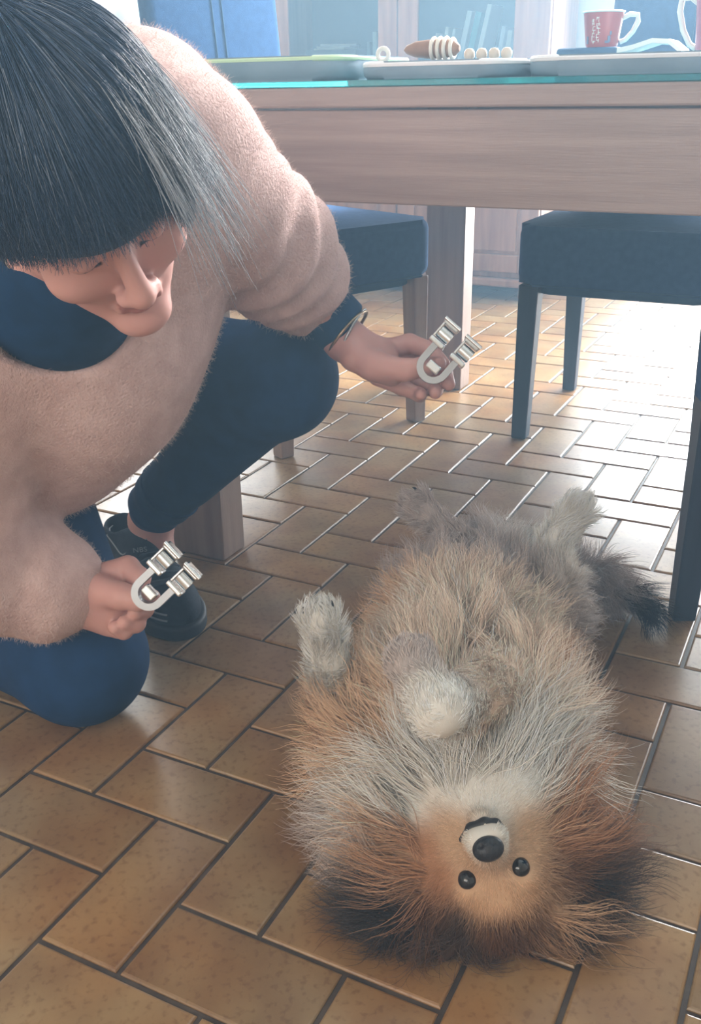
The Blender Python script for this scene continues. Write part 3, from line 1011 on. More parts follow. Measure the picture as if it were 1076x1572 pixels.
NK = P(92, 420, 0.95)
def skin_head(Qw):
    d = head_sdf(to_head(Qw))
    return smin(d, rc(Qw, HW((0, -.035, -.055)), NK, .054, .060), .03)


corn = np.array([HW((x, y, z)) for x in (-.11, .11) for y in (-.13, .14) for z in (-.15, .13)] + [NK - .08, NK + .08])
vh, fh = net(skin_head, corn.min(0) - .01, corn.max(0) + .01, 0.0026)

# ---- hands: fingers of unequal length closing on the clamps
LW = P(512, 500, 1.300)                          # left wrist
def lhand(Q_):
    d = rc(Q_, P(496, 484, 1.30), P(528, 520, 1.295), .029, .025)
    d = smin(d, rc(Q_, P(528, 520, 1.295), P(588, 556, 1.30), .024, .022), .02)
    d = smin(d, rc(Q_, P(534, 528, 1.305), P(590, 540, 1.32), .022, .019), .015)
    d = smin(d, rc(Q_, P(545, 548, 1.275), P(600, 571, 1.275), .0200, .0190), .015)
    th = chain(Q_, [(P(572, 562, 1.265), .0190), (P(622, 568, 1.252), .0140), (P(652, 563, 1.253), .0125), (P(674, 558, 1.260), .0095)], .006)
    d = smin(d, th, .010)
    f1 = chain(Q_, [(P(584, 540, 1.320), .0155), (P(628, 527, 1.325), .0130), (P(660, 538, 1.310), .0120), (P(681, 559, 1.285), .0090)], .004)
    f2 = chain(Q_, [(P(590, 556, 1.330), .0150), (P(640, 556, 1.345), .0130), (P(682, 572, 1.325), .0115), (P(689, 590, 1.295), .0088)], .004)
    f3 = chain(Q_, [(P(588, 570, 1.325), .0145), (P(632, 584, 1.335), .0122), (P(668, 598, 1.315), .0108), (P(668, 603, 1.290), .0085)], .004)
    f4 = chain(Q_, [(P(580, 578, 1.310), .0130), (P(616, 594, 1.315), .0108), (P(644, 606, 1.300), .0095), (P(646, 606, 1.280), .0076)], .004)
    for f_ in (f1, f2, f3, f4): d = smin(d, f_, .003)
    return d


def rhand(Q_):
    d = rc(Q_, P(86, 908, 1.215), P(130, 912, 1.205), .030, .026)
    d = smin(d, rc(Q_, P(130, 910, 1.205), P(168, 912, 1.205), .029, .031), .02)
    d = smin(d, rc(Q_, P(140, 932, 1.205), P(170, 945, 1.21), .027, .026), .02)
    th = chain(Q_, [(P(146, 905, 1.185), .0210), (P(186, 915, 1.165), .0160), (P(212, 920, 1.160), .0135), (P(234, 917, 1.165), .0098)], .006)
    d = smin(d, th, .010)
    f1 = chain(Q_, [(P(160, 885, 1.205), .0180), (P(196, 872, 1.205), .0150), (P(214, 888, 1.190), .0135), (P(214, 908, 1.182), .0100)], .004)
    f2 = chain(Q_, [(P(166, 915, 1.215), .0180), (P(206, 920, 1.215), .0150), (P(220, 934, 1.195), .0128), (P(208, 940, 1.178), .0098)], .004)
    f3 = chain(Q_, [(P(160, 940, 1.215), .0170), (P(198, 947, 1.210), .0145), (P(208, 956, 1.192), .0122), (P(192, 955, 1.177), .0092)], .004)
    f4 = chain(Q_, [(P(152, 952, 1.210), .0150), (P(182, 964, 1.205), .0125), (P(190, 968, 1.190), .0108), (P(176, 963, 1.177), .0085)], .004)
    for f_ in (f1, f2, f3, f4): d = smin(d, f_, .003)
    return d


lc = np.array([P(480, 470, 1.24), P(700, 625, 1.24), P(480, 470, 1.38), P(700, 625, 1.38), P(480, 625, 1.3), P(700, 470, 1.3)])
vl, f_l = net(lhand, lc.min(0), lc.max(0), 0.0022)
lc = np.array([P(60, 850, 1.12), P(260, 1000, 1.12), P(60, 850, 1.26), P(260, 1000, 1.26), P(60, 1000, 1.2), P(260, 850, 1.2)])
vr, f_r = net(rhand, lc.min(0), lc.max(0), 0.0022)

# ---- the rest of the body under the clothes, with the bare left ankle
PEL = np.array((-.42, .52, .43))
LH, RH = np.array((-.42, .615, .42)), np.array((-.43, .425, .42))
LK, RK = np.array((-.085, .655, .405)), np.array((-.215, .330, .088))
LA, RA = np.array((-.375, .695, .115)), np.array((-.60, .36, .06))
LS, RS = P(272, 235, 1.03), P(-70, 560, 1.02)
LE, RE = P(428, 395, 1.17), P(-75, 860, 1.14)
CH = P(120, 450, 1.10)


def inner(Q_):
    d = rc(Q_, PEL, CH, .10, .09)
    for a, b, ra, rb in ((LS, RS, .05, .05), (LS, LE, .04, .030), (LE, P(512, 500, 1.30), .030, .022), (RS, RE, .04, .036), (RE, P(100, 908, 1.212), .036, .028), (CH, NK, .06, .055),
                         (LH, LK, .065, .048), (LK, LA, .045, .034), (RH, RK, .065, .05), (RK, RA, .05, .034), (LA, LA + np.array((.03, -.03, -.05)), .034, .034)):
        d = smin(d, rc(Q_, a, b, ra, rb), .02)
    return d


vi, fi = net(inner, (-.72, .0, .0), (.15, .85, .90), 0.009)


def skin_col(v):
    n = len(v)
    base = np.array(lin((.82, .62, .58)))
    c = np.tile(base, (n, 1))
    h = (v - HC) @ HR.T
    inh = np.linalg.norm(h, axis=1) < .2
    lips = inh & (np.abs(h[:, 0]) < .019) & (h[:, 1] > .083) & (np.abs(h[:, 2] + .075) < .0085)
    c[lips] = lin((.70, .46, .43))
    lash = inh & (np.abs(np.abs(h[:, 0]) - .030) < .0135) & (h[:, 1] > .080) & (np.abs(h[:, 2] + .0085) < .0022)
    c[lash] = lin((.16, .10, .09))
    brow = inh & (np.abs(np.abs(h[:, 0]) - .030) < .019) & (h[:, 1] > .072) & (np.abs(h[:, 2] - .019 - .08 * (.030 - np.abs(h[:, 0]))) < .0034)
    c[brow] = lin((.20, .13, .10))
    return c


np_mesh('body', [(vh, fh), (vl, f_l), (vr, f_r), (vi, fi)], M['skin'], pe, skin_col)

# nails
for nm, a, b, wdt in (('nail', P(668, 557, 1.248), P(678, 555, 1.254), .0058), ('nail', P(226, 913, 1.156), P(238, 914, 1.160), .0060)):
    a, b = F32(a), F32(b)
    t = unit(b - a); tc_ = -unit(a - CAM); s_ = unit(np.cross(t, tc_)); nn = np.cross(s_, t)
    Rn = np.stack([t, s_, nn])
    vn, fn = net(lambda q: ell(q, (a + b) / 2, (.0072, wdt, .0022), Rn), (a + b) / 2 - .012, (a + b) / 2 + .012, .0012)
    np_mesh(nm, [(vn, fn)], mat('nail', hexc(214, 160, 150), .3), pe)

# ---- leggings
def leggings(Q_):
    d = rc(Q_, LH, LK, .088, .078)
    d = smin(d, rc(Q_, LK, P(262, 752, 1.60), .072, .052), .03)
    d = smin(d, ell(Q_, LK + np.array((.012, -.006, .01)), (.074, .074, .078)), .03)
    d = smin(d, rc(Q_, RH, RK, .098, .084), .03)
    d = smin(d, rc(Q_, RK, RA, .082, .050), .03)
    d = smin(d, rc(Q_, LH, RH, .10, .10), .05)
    w = .0025 * np.sin(60 * (Q_[:, 0] + .5 * Q_[:, 2])) * np.exp(-((Q_ - F32(P(262, 752, 1.60))) ** 2).sum(1) / .004)
    return np.maximum(d + w, -Q_[:, 2] + .0015)


vg, fg_ = net(leggings, (-.74, .18, -.005), (.06, .80, .56), 0.006)
np_mesh('leggings', [(vg, fg_)], M['navy'], pe)
cu_a, cu_b = P(262, 752, 1.60), P(240, 776, 1.632)
vq, fq = net(lambda q: smax(rc(q, cu_a, cu_b, .0545, .047) + .0012 * np.sin(190 * ((q - F32(cu_a)) @ F32(unit(cu_b - cu_a)))), -((q - F32(cu_a)) @ F32(unit(cu_b - cu_a))) - .004, .004), np.minimum(cu_a, cu_b) - .07, np.maximum(cu_a, cu_b) + .07, .003)
np_mesh('trouser_cuff', [(vq, fq)], M['navy'], pe)

# ---- shoe on the left foot
TOE, HEEL = np.array((-.222, .560, 0)), np.array((-.462, .716, 0))
sd = unit(TOE - HEEL); sn = np.array((-sd[1], sd[0], 0)); SL = float(np.linalg.norm(TOE - HEEL))
SR = np.stack([sd, sn, np.array((0, 0, 1.0))])


def sh(Q_): return (Q_ - F32(HEEL)) @ F32(SR).T


def shoe_f(Q_):
    q = sh(Q_)
    d = ell(q, (SL * .76, .002, .030), (.082, .050, .046))
    d = smin(d, rc(q, (.045, 0, .040), (SL * .60, 0, .045), .036, .043), .03)
    d = smin(d, rc(q, (.030, 0, .040), (.034, 0, .088), .034, .036), .02)
    d = smin(d, rc(q, (.05, 0, .08), (.125, 0, .072), .036, .032), .02)
    d = smax(d, -rc(q, (.050, 0, .090), (.030, 0, .16), .030, .050), .006)
    return np.maximum(d, -q[:, 2] + .018)


def sole_f(Q_):
    q = sh(Q_)
    a = ell(q, (SL * .74, .002, .012), (.098, .058, .2))
    b_ = ell(q, (.055, 0, .012), (.070, .043, .2))
    c_ = ell(q, (SL * .45, 0, .012), (.10, .043, .2))
    d = smin(smin(a, b_, .02), c_, .03)
    return smax(d, np.abs(q[:, 2] - .0125) - .012, .005)


lo_, hi_ = np.minimum(TOE, HEEL) - .08, np.maximum(TOE, HEEL) + .08
lo_[2], hi_[2] = -.01, .17
sh_o = np_mesh('shoe', [net(shoe_f, lo_, hi_, .0035)], M['shoe'], pe)
hi_[2] = .04
np_mesh('sole', [net(sole_f, lo_, hi_, .0035)], M['shoe_sole'], sh_o)


def on_shoe(pts, off=.0010):
    """push points onto the shoe surface"""
    out = []
    for p in pts:
        q = np.array(p, float)
        for _ in range(12):
            w = HEEL + q @ SR
            e = 1e-3
            d0 = shoe_f(F32([w]))[0]
            g_ = np.array([shoe_f(F32([w + e * np.eye(3)[i]]))[0] - d0 for i in range(3)]) / e
            w = w - unit(g_) * (d0 - off) * .8
            q = (w - HEEL) @ SR.T
        out.append(HEEL + q @ SR)
    return out


def shoe_line(pts, r, mt, nm):
    t = MB().tube(on_shoe(pts), r, 6)
    world_child(t.build(nm, mt, None, smooth=True), sh_o)


for zz in (.034, .047):
    shoe_line([(SL * .76 + .09 * math.sin(a), -.06 * math.cos(a), zz) for a in [math.radians(-75 + 135 * k / 16) for k in range(17)]], .0016, M['shoe_line'], 'stripe')
shoe_line([(.075 + .05 * math.cos(a), .036 * math.sin(a) * 1.15, .098 - .012 * (math.cos(a) + 1)) for a in [math.radians(200 + 320 * k / 22) for k in range(23)]], .0013, M['shoe_line'], 'collar_trim')
for k in range(4):
    x_ = SL * (.50 + .07 * k)
    shoe_line([(x_, -.026, .062), (x_ + .008, -.008, .08), (x_ + .012, .008, .08), (x_ + .006, .026, .062)], .0020, M['shoe_grey'], 'lace')
tp = MB(); tp.tube(on_shoe([(SL * .80, -.022, .07), (SL * .84, 0, .07), (SL * .80, .022, .07)]), .006, 8)
world_child(tp.build('toe_patch', M['shoe_grey'], None, smooth=True), sh_o)
tg = on_shoe([(.150, -.012, .09)], .002)[0]
lt = bpy.data.curves.new('lettering_source', 'FONT'); lt.body = 'NBS'; lt.size = .013; lt.extrude = .0004; lt.align_x = 'CENTER'
lsrc = bpy.data.objects.new('lettering_source', lt); COL.objects.link(lsrc)
bpy.context.view_layer.update()
lme = bpy.data.meshes.new_from_object(lsrc.evaluated_get(bpy.context.evaluated_depsgraph_get()))
bpy.data.objects.remove(lsrc)
zz_ = unit(-unit(tg - CAM) * .6 + np.array((0, 0, .5))); xx_ = unit(np.cross(np.array((0, 0, 1.0)), zz_)); yy_ = np.cross(zz_, xx_)
mm = Matrix.Identity(4)
for i in range(3): mm[i][0], mm[i][1], mm[i][2], mm[i][3] = xx_[i], yy_[i], zz_[i], tg[i]
lme.transform(mm)
lme.materials.clear()
o = link('tongue_lettering', lme, M['shoe_line']); world_child(o, sh_o); o['kind'] = 'stuff'

# right shoe, toes pointing back along the floor behind the kneeling leg
def rshoe(Q_):
    d = chain(Q_, [(RA + np.array((.02, -.005, .0)), .040), (np.array((-.68, .372, .050)), .046), (np.array((-.80, .392, .042)), .039), (np.array((-.86, .402, .036)), .030)], .02)
    return np.maximum(d, -Q_[:, 2] + .002)


np_mesh('shoe', [net(rshoe, (-.93, .28, -.005), (-.50, .48, .12), .005)], M['shoe'], pe)

# ---- dark turtleneck and its cuffs
def under(Q_):
    d = rc(Q_, P(88, 440, .985), HW((0, -.020, -.095)), .082, .062)
    d = smin(d, ell(Q_, P(92, 478, 1.06), (.088, .088, .085)), .03)
    return d


cb2 = np.array([P(-60, 330, .82), P(300, 660, .82), P(-60, 330, 1.2), P(300, 660, 1.2), P(-60, 660, 1.0), P(300, 330, 1.0)])
tn = np_mesh('turtleneck', [net(under, cb2.min(0), cb2.max(0), .005)], M['navy_top'], pe)
ca_, cb3 = P(474, 460, 1.285), P(528, 504, 1.299)
ax_ = unit(cb3 - ca_)
np_mesh('cuff', [net(lambda q: smax(rc(q, ca_, cb3, .046, .0385), ((q - F32(cb3)) @ F32(ax_)) - .002, .004), np.minimum(ca_, cb3) - .06, np.maximum(ca_, cb3) + .06, .003)], M['navy_top'], tn)


# ---- sweater
def sweater(Q_):
    d = rc(Q_, P(255, 250, 1.035), P(-70, 545, 1.03), .100, .105)                  # shoulders
    d = smin(d, ell(Q_, P(150, 430, 1.13), (.150, .150, .150)), .06)               # chest
    d = smin(d, rc(Q_, P(110, 560, 1.15), P(60, 640, 1.22), .140, .130), .06)      # belly, hanging
    d = smin(d, rc(Q_, P(80, 480, 1.18), PEL + np.array((0.02, 0, .03)), .16, .165), .06)
    d = smin(d, ell(Q_, P(200, 170, 1.10), (.10, .10, .09)), .06)                  # upper back
    # left sleeve with gathered folds
    s1 = smin(rc(Q_, P(285, 255, 1.05), P(405, 375, 1.19), .090, .078), rc(Q_, P(405, 375, 1.19), P(462, 432, 1.268), .080, .066), .02)
    s1 = smin(s1, rc(Q_, P(462, 432, 1.268), P(480, 454, 1.288), .066, .046), .012)
    ax1 = F32(unit(P(470, 440, 1.275) - P(405, 375, 1.19)))
    t1 = (Q_ - F32(P(405, 375, 1.19))) @ ax1
    s1 = s1 + .0068 * np.sin(120 * t1 + 2.0 * np.sin(30 * Q_[:, 2])) * np.exp(-((t1 - .02) / .085) ** 2)
    d = smin(d, s1, .016)
    # right sleeve
    s2 = smin(rc(Q_, P(-70, 555, 1.03), P(-75, 850, 1.145), .095, .085), rc(Q_, P(-75, 850, 1.145), P(70, 892, 1.195), .085, .072), .03)
    s2 = smin(s2, rc(Q_, P(70, 892, 1.195), P(112, 906, 1.203), .070, .046), .014)
    ax2 = F32(unit(P(70, 892, 1.195) - P(-75, 850, 1.145)))
    t2 = (Q_ - F32(P(-75, 850, 1.145))) @ ax2
    s2 = s2 + .0030 * np.sin(95 * t2 + 2 * np.sin(25 * Q_[:, 2])) * np.exp(-((t2 - .08) / .07) ** 2)
    d = smin(d, s2, .02)
    # soft folds falling from the shoulder and across the front
    fold = .0045 * np.sin(34 * (Q_ @ F32(unit(RT * .8 + UP * .5))) + 1.5 * np.sin(9 * Q_[:, 2])) * np.clip(1 - np.abs(d) / .08, 0, 1)
    d = d + fold * .7
    # loose neckline
    neck = smin(rc(Q_, HW((0, .0, -.05)), P(95, 448, .955), .086, .080), rc(Q_, P(95, 448, .955), P(140, 505, .94), .078, .045), .03)
    d = smax(d, -neck, .010)
    return d


sc_ = np.array([PEL - .24, PEL + .24, P(-120, 300, .85), P(560, 520, 1.38), P(300, 60, 1.2), P(-160, 1000, 1.15), P(120, 960, 1.28), LS + .16, P(300, 60, .95)])
lo_, hi_ = sc_.min(0) - .02, sc_.max(0) + .02
lo_[2] = max(lo_[2], .10)
vsw, fsw = net(sweater, lo_, hi_, 0.0058)
sw = np_mesh('sweater', [(vsw, fsw)], M['knit'], pe)
pt, nr = sample(vsw, fsw, 60000)
vis = ((pt - CAM) @ FW > .3)
px_ = CX + FPX * ((pt - CAM) @ RT) / ((pt - CAM) @ FW)
keep = vis & (px_ > -160)
pt, nr = pt[keep], nr[keep]
n_ = len(pt)
dr = unit(nr + RNG.normal(0, .65, (n_, 3)))
ln = RNG.uniform(.0025, .0070, (n_, 1))
tt = np.linspace(0, 1, 4)
curl = unit(RNG.normal(0, 1, (n_, 3)))
pts = pt[:, None, :] + dr[:, None, :] * (ln * tt)[:, :, None] + curl[:, None, :] * (ln * .5 * tt ** 2)[:, :, None]
strands('sweater_fuzz', pts, np.array([.00010, .00009, .00007, .00004]), M['fuzz'], sw)


# ---- hair: a chin-length bob with a fringe, falling forwards over the bowed face
def hshell(phi, th, off):
    """point on the hair shell: phi around the crown (0 = front, towards her left positive), th from the crown down"""
    c = np.array((0, -.012, .028))
    rx, ry, rz = .083 + off, .104 + off, .094 + off
    # the crown axis leans back
    x = np.sin(th) * np.sin(phi); y = np.sin(th) * np.cos(phi); z = np.cos(th)
    k = math.radians(25)
    y, z = y * math.cos(k) - z * math.sin(k), y * math.sin(k) + z * math.cos(k)
    return np.stack([c[0] + rx * x, c[1] + ry * y, c[2] + rz * z], -1)


def th_end(phi):
    a = (phi + math.pi) % (2 * math.pi) - math.pi
    return np.interp(a, [-3.15, -2.3, -1.75, -1.25, -.75, -.35, 0, .5, .9, 1.3, 1.7, 2.3, 3.15], [1.45, 1.75, 1.90, 1.80, 1.86, 1.90, 1.94, 1.96, 2.04, 2.35, 2.35, 1.80, 1.45])


def cap(Qw):
    q = to_head(Qw)
    d = ell(q, (0, -.014, .030), (.0835, .105, .096))
    fr = smax(ell(q, (0, .010, .020), (.080, .094, .085)), -(q[:, 2] - .012), .01)    # fringe
    d = smax(d, (-.010 - q[:, 2]) + np.clip((q[:, 1] - .02) * .9, -.06, .03) + np.clip(-q[:, 0] * .35, 0, .028), .01)
    return smin(d, fr, .01)


cr_ = np.array([HW((x, y, z)) for x in (-.14, .14) for y in (-.16, .15) for z in (-.16, .16)])
hr = np_mesh('hair', [net(cap, cr_.min(0), cr_.max(0), .004)], M['hair_base'], pe)
NH = 30000
phi = RNG.uniform(-math.pi, math.pi, NH)
t0 = np.sqrt(RNG.random(NH)) * 1.6
te = th_end(phi) * RNG.uniform(.90, 1.04, NH)
te = np.maximum(te, t0 + .35)
off = RNG.uniform(.0, .014, NH)
K = 9
s = np.linspace(0, 1, K)
th = t0[:, None] + (te - t0)[:, None] * s
ph = phi[:, None] + (RNG.normal(0, .10, NH))[:, None] * s ** 2 + .18 * s * np.sin(3 * phi)[:, None]
hp = hshell(ph, th, (off[:, None] + .012 * s ** 2.5 * RNG.random((NH, 1)) + .002 * np.sin(9 * s + 40 * phi[:, None])))
hw = HC + hp @ HR
# the ends hang with gravity away from the bowed head
hang = np.clip(th - 1.5, 0, None) ** 1.5
hw = hw + np.array((0.0, 0.0, -1.0)) * (.020 * hang)[:, :, None]
cl = np.array(lin((.17, .26, .37)))[None] * RNG.uniform(.6, 1.2, (NH, 1))  # blue of the veiling glare mixed into the hair colour
cl = np.where(RNG.random((NH, 1)) < .08, np.array(lin((.42, .46, .52))), cl)
strands('hair_strands', hw, np.linspace(.00034, .00012, K), M['hair'], hr, cl)
# wisps falling past the left cheek
NW = 520
w0 = hshell(RNG.uniform(.45, 1.5, NW), RNG.uniform(1.0, 1.8, NW), RNG.uniform(.010, .016, NW))
w0 = HC + w0 @ HR
wd = unit(np.array(0.55 * RT - 0.75 * UP + .15 * FW) + RNG.normal(0, .13, (NW, 3)))
ln = RNG.uniform(.04, .10, (NW, 1))
tt = np.linspace(0, 1, 7)
pts = w0[:, None] + wd[:, None] * (ln * tt)[:, :, None] + np.array((0, 0, -1.0)) * (ln * .25 * tt ** 2)[:, :, None]
strands('hair_wisps', pts, np.linspace(.00036, .0001, 7), M['hair'], hr, np.array(lin((.50, .52, .55)))[None] * RNG.uniform(.5, 1.4, (NW, 1)))


# ---- bangles
def bangle(c, axis, R_, r_, mt, nm, wob=0.0):
    axis = unit(axis); a = unit(np.cross(axis, (0, 0, 1.0))); b_ = np.cross(axis, a)
    t = MB().tube([c + R_ * (math.cos(q) * a + math.sin(q) * b_) * (1 + wob * math.sin(9 * q)) for q in [2 * math.pi * k / 36 for k in range(36)]], r_, 8, closed=True)
    o_ = t.build(nm, mt, None, smooth=True)
    world_child(o_, pe)
    return o_


wa = unit(P(548, 530, 1.297) - P(496, 484, 1.30))
bangle(P(534, 511, 1.298), wa, .0375, .0022, M['gold'], 'bangle')
bangle(P(541, 513, 1.298), unit(wa + .25 * UP), .0365, .0018, M['steel'], 'bangle')
wa = unit(P(160, 914, 1.205) - P(90, 908, 1.213))
bangle(P(139, 912, 1.204), wa, .0375, .0036, M['cord'], 'bracelet', .03)
# ear ring
t = MB().tube([HW((-.083, -.002 + .009 * math.cos(q), -.058 + .009 * math.sin(q))) for q in [2 * math.pi * k / 20 for k in range(20)]], .0011, 6, closed=True)
world_child(t.build('earring', M['chrome'], None, smooth=True), pe)


# ------------------------------------------------------------------ metal clamps held in the hands
def clamp(base, h1, h2, dep, label):
    """base, h1, h2: picture points of the bow and of the two jaws; dep: depths"""
    B0, A1, A2 = P(*base, dep[0]), P(*h1, dep[1]), P(*h2, dep[2])
    mid = (A1 + A2) / 2
    ax = unit(mid - B0)
    sx = unit((A2 - A1) - ax * ((A2 - A1) @ ax))
    nz = np.cross(sx, ax)
    half = float((A2 - A1) @ sx) / 2
    Ln = float((mid - B0) @ ax)
    root = tag(empty('metal_clamp', B0), label, 'clamp', 'metal clamps held in the hands')
    W = lambda x, y, z: Vector(B0 * 0 + x * sx + y * ax + z * nz)
    def place(mb, nm, mt, par, smooth=False):
        mtx = Matrix.Identity(3)
        for i in range(3): mtx[i][0], mtx[i][1], mtx[i][2] = sx[i], ax[i], nz[i]
        bmesh.ops.transform(mb.bm, matrix=mtx.to_4x4(), verts=mb.bm.verts)
        return mb.build(nm, mt, par, smooth=smooth)
    fr = MB()
    path = [(-half, Ln * .72), (-half, .006), (-half * .8, -.002), (-half * .4, -.0055), (0, -.0065), (half * .4, -.0055), (half * .8, -.002), (half, .006), (half, Ln * .72)]
    t_ = .0042; zz = .0070
    path = [(-half, Ln * .72), (-half, half * .6)] + [(-half * math.cos(q), half * .6 - half * math.sin(q)) for q in [math.pi * k / 14 for k in range(1, 14)]] + [(half, half * .6), (half, Ln * .72)]
    ring = []
    for k in range(len(path)):
        a_, b_ = path[max(k - 1, 0)], path[min(k + 1, len(path) - 1)]
        d = Vector((b_[0] - a_[0], b_[1] - a_[1], 0)); n = Vector((-d.y, d.x, 0)).normalized() * t_
        x_, y_ = path[k]
        ring.append([fr.bm.verts.new(q) for q in ((x_ - n.x, y_ - n.y, -zz), (x_ + n.x, y_ + n.y, -zz), (x_ + n.x, y_ + n.y, zz), (x_ - n.x, y_ - n.y, zz))])
    for A_, B_ in zip(ring[:-1], ring[1:]):
        for k in range(4): fr.bm.faces.new((A_[k], A_[(k + 1) % 4], B_[(k + 1) % 4], B_[k]))
    fr.bm.faces.new(ring[0]); fr.bm.faces.new(ring[-1])
    place(fr, 'bow', M['steel'], root)
    for s_ in (-1, 1):
        jw = MB()
        cx_ = s_ * half
        jw.box((cx_ - .0115, Ln - .020, -.010), (cx_ + .0115, Ln - .013, .010), .002)
        jw.box((cx_ - .0115, Ln + .008, -.011), (cx_ + .0115, Ln + .015, .011), .002)
        jw.box((cx_ - .0105, Ln - .013, -.009), (cx_ - .0075, Ln + .008, .009), .001)
        j = place(jw, 'jaw', M['chrome'], root)
        ro = MB().tube([(cx_ - .007, Ln - .0025, .001), (cx_ + .0105, Ln - .0025, .001)], .0088, 18)
        place(ro, 'roller', M['chrome'], j, True)
        rd = MB().tube([(cx_ - .0125, Ln + .0135, .0095), (cx_ + .0125, Ln + .0135, .0095)], .0030, 12)
        place(rd, 'pin', M['chrome'], j, True)
    ins = MB().box((-half * .55, half * .25, -.006), (half * .55, half * .25 + .0115, .006), .002)
    place(ins, 'insert', M['chrome'], root)
    return root


clamp((657, 573), (685, 510), (714, 540), (1.243, 1.238, 1.238), 'metal clamp with two jaws pinched in the raised hand beside the table leg')
clamp((221, 918), (252, 858), (288, 884), (1.143, 1.138, 1.138), 'metal clamp with two jaws held in the low fist above the shoe')

# ------------------------------------------------------------------ the dog, rolled on its back
dg = tag(empty('dog', PZ(720, 1080, 0.0)), 'fluffy tan, cream and black dog lying on its back with paws up', 'dog')

# head frame: upside down, muzzle towards the viewer, crown on the floor
EM = PZ(758, 1341, .105)                                  # between the eyes
dtoc = -unit(EM - CAM)
dX = unit(.974 * RT + .228 * UP)
dF = unit(dtoc + .05 * UP)
dX = unit(dX - dF * (dX @ dF))
dU = np.cross(dF, dX)
if dU @ UP > 0: dU = -dU
DR = np.stack([dX, dF, dU])                               # rows: across, forward, crown
DC = EM - dF * .043 - dU * .006


def DW(v): return DC + np.asarray(v, float) @ DR


def dhead(q):
    d = ell(q, (0, -.004, .012), (.050, .050, .044))
    for s_ in (-1, 1):
        d = smin(d, ell(q, (s_ * .028, .014, -.014), (.026, .026, .024)), .02)
        d = smin(d, ell(q, (s_ * .022, .036, .016), (.014, .012, .009)), .012)           # brows
    d = smin(d, rc(q, (0, .028, -.012), (0, .082, -.017), .026, .0165), .018)           # muzzle
    for s_ in (-1, 1):
        d = smin(d, ell(q, (s_ * .009, .078, -.025), (.011, .016, .010)), .008)          # flews
        d = smax(d, -ell(q, (s_ * .0250, .052, .006), (.0100, .0120, .0095)), .005)      # sockets
    d = smin(d, rc(q, (0, .02, -.034), (0, .064, -.041), .016, .0095), .006)             # lower jaw
    d = smax(d, -rc(q, (-.012, .078, -.0345), (.012, .078, -.0345), .0042, .0042), .003) # parted mouth
    return d


def to_d(Qw): return (Qw - F32(DC)) @ F32(DR).T


NKD, CHD, BED, HID, RUD = PZ(730, 1225, .095), PZ(698, 1120, .105), PZ(720, 1010, .105), PZ(742, 925, .090), PZ(752, 885, .065)
FLs, FLe, FLw, FLp = PZ(575, 1125, .120), PZ(528, 1085, .130), PZ(505, 1010, .205), PZ(492, 952, .255)
FRs, FRe, FRw, FRp = PZ(800, 1130, .130), PZ(765, 1055, .200), PZ(672, 1090, .265), PZ(632, 1015, .285)
HLs, HLk, HLh, HLp = PZ(665, 930, .100), PZ(672, 880, .170), PZ(700, 830, .190), PZ(640, 775, .230)
HRs, HRk, HRh, HRp = PZ(822, 930, .100), PZ(845, 885, .165), PZ(848, 840, .195), PZ(884, 785, .235)
T0, T1, T2 = PZ(830, 880, .050), PZ(930, 890, .040), PZ(1000, 935, .035)


def paw(Q_, a, b, r_):
    """a rounded paw with four toes at b, coming from a"""
    ax = unit(b - a); sx = unit(np.cross(ax, -unit(b - CAM)))
    d = rc(Q_, b - ax * .018, b, r_ * .95, r_ * 1.10)
    for k in range(4):
        o_ = (k - 1.5) * r_ * .55
        d = smin(d, rc(Q_, b + sx * o_ * .8, b + sx * o_ + ax * (.012 - .003 * abs(k - 1.5)), r_ * .5, r_ * .40), .004)
    return d


def dog_f(Q_):
    d = smin(dhead(to_d(Q_)), rc(Q_, DW((0, -.02, -.005)), NKD, .050, .070), .04)
    d = smin(d, rc(Q_, NKD, CHD, .075, .100), .05)
    d = smin(d, rc(Q_, NKD, PZ(610, 1365, .040), .070, .042), .04)                       # the ruff spreads on the floor
    d = smin(d, rc(Q_, NKD, PZ(872, 1335, .040), .070, .042), .04)
    d = smin(d, rc(Q_, NKD, PZ(590, 1250, .050), .070, .050), .04)
    d = smin(d, rc(Q_, CHD, BED, .102, .098), .05)
    d = smin(d, rc(Q_, BED, HID, .098, .085), .05)
    d = smin(d, rc(Q_, HID, RUD, .085, .060), .05)
    for s_, e_, w_, p_, a_, b_, c_ in ((FLs, FLe, FLw, FLp, .048, .026, .019), (FRs, FRe, FRw, FRp, .048, .034, .023), (HLs, HLk, HLh, HLp, .060, .030, .020), (HRs, HRk, HRh, HRp, .060, .030, .021)):
        d = smin(d, rc(Q_, s_, e_, a_, b_ * 1.15), .03)
        d = smin(d, rc(Q_, e_, w_, b_, c_), .012)
        d = smin(d, rc(Q_, w_, p_, c_, c_ * .92), .010)
        d = smin(d, paw(Q_, w_, p_, c_ * .95), .008)
    d = smin(d, rc(Q_, T0, T1, .028, .022), .02)
    d = smin(d, rc(Q_, T1, T2, .022, .008), .01)
    for s_ in (-1, 1):
        d = smin(d, rc(Q_, DW((s_ * .036, -.012, .040)), DW((s_ * .068, -.020, .066)), .018, .006), .010)
    return np.maximum(d, -Q_[:, 2] + .002)


dl = np.stack([DC, NKD, CHD, BED, HID, RUD, FLp, FRp, HLp, HRp, T2, FRw])
vd, fd = net(dog_f, np.r_[(dl.min(0) - .13)[:2], -.004], dl.max(0) + np.array((.13, .13, .05)), .0046)
# the head again at a finer grain, replacing the coarse one
hv, hf = net(dog_f, DC - .085, DC + .105, .0024)

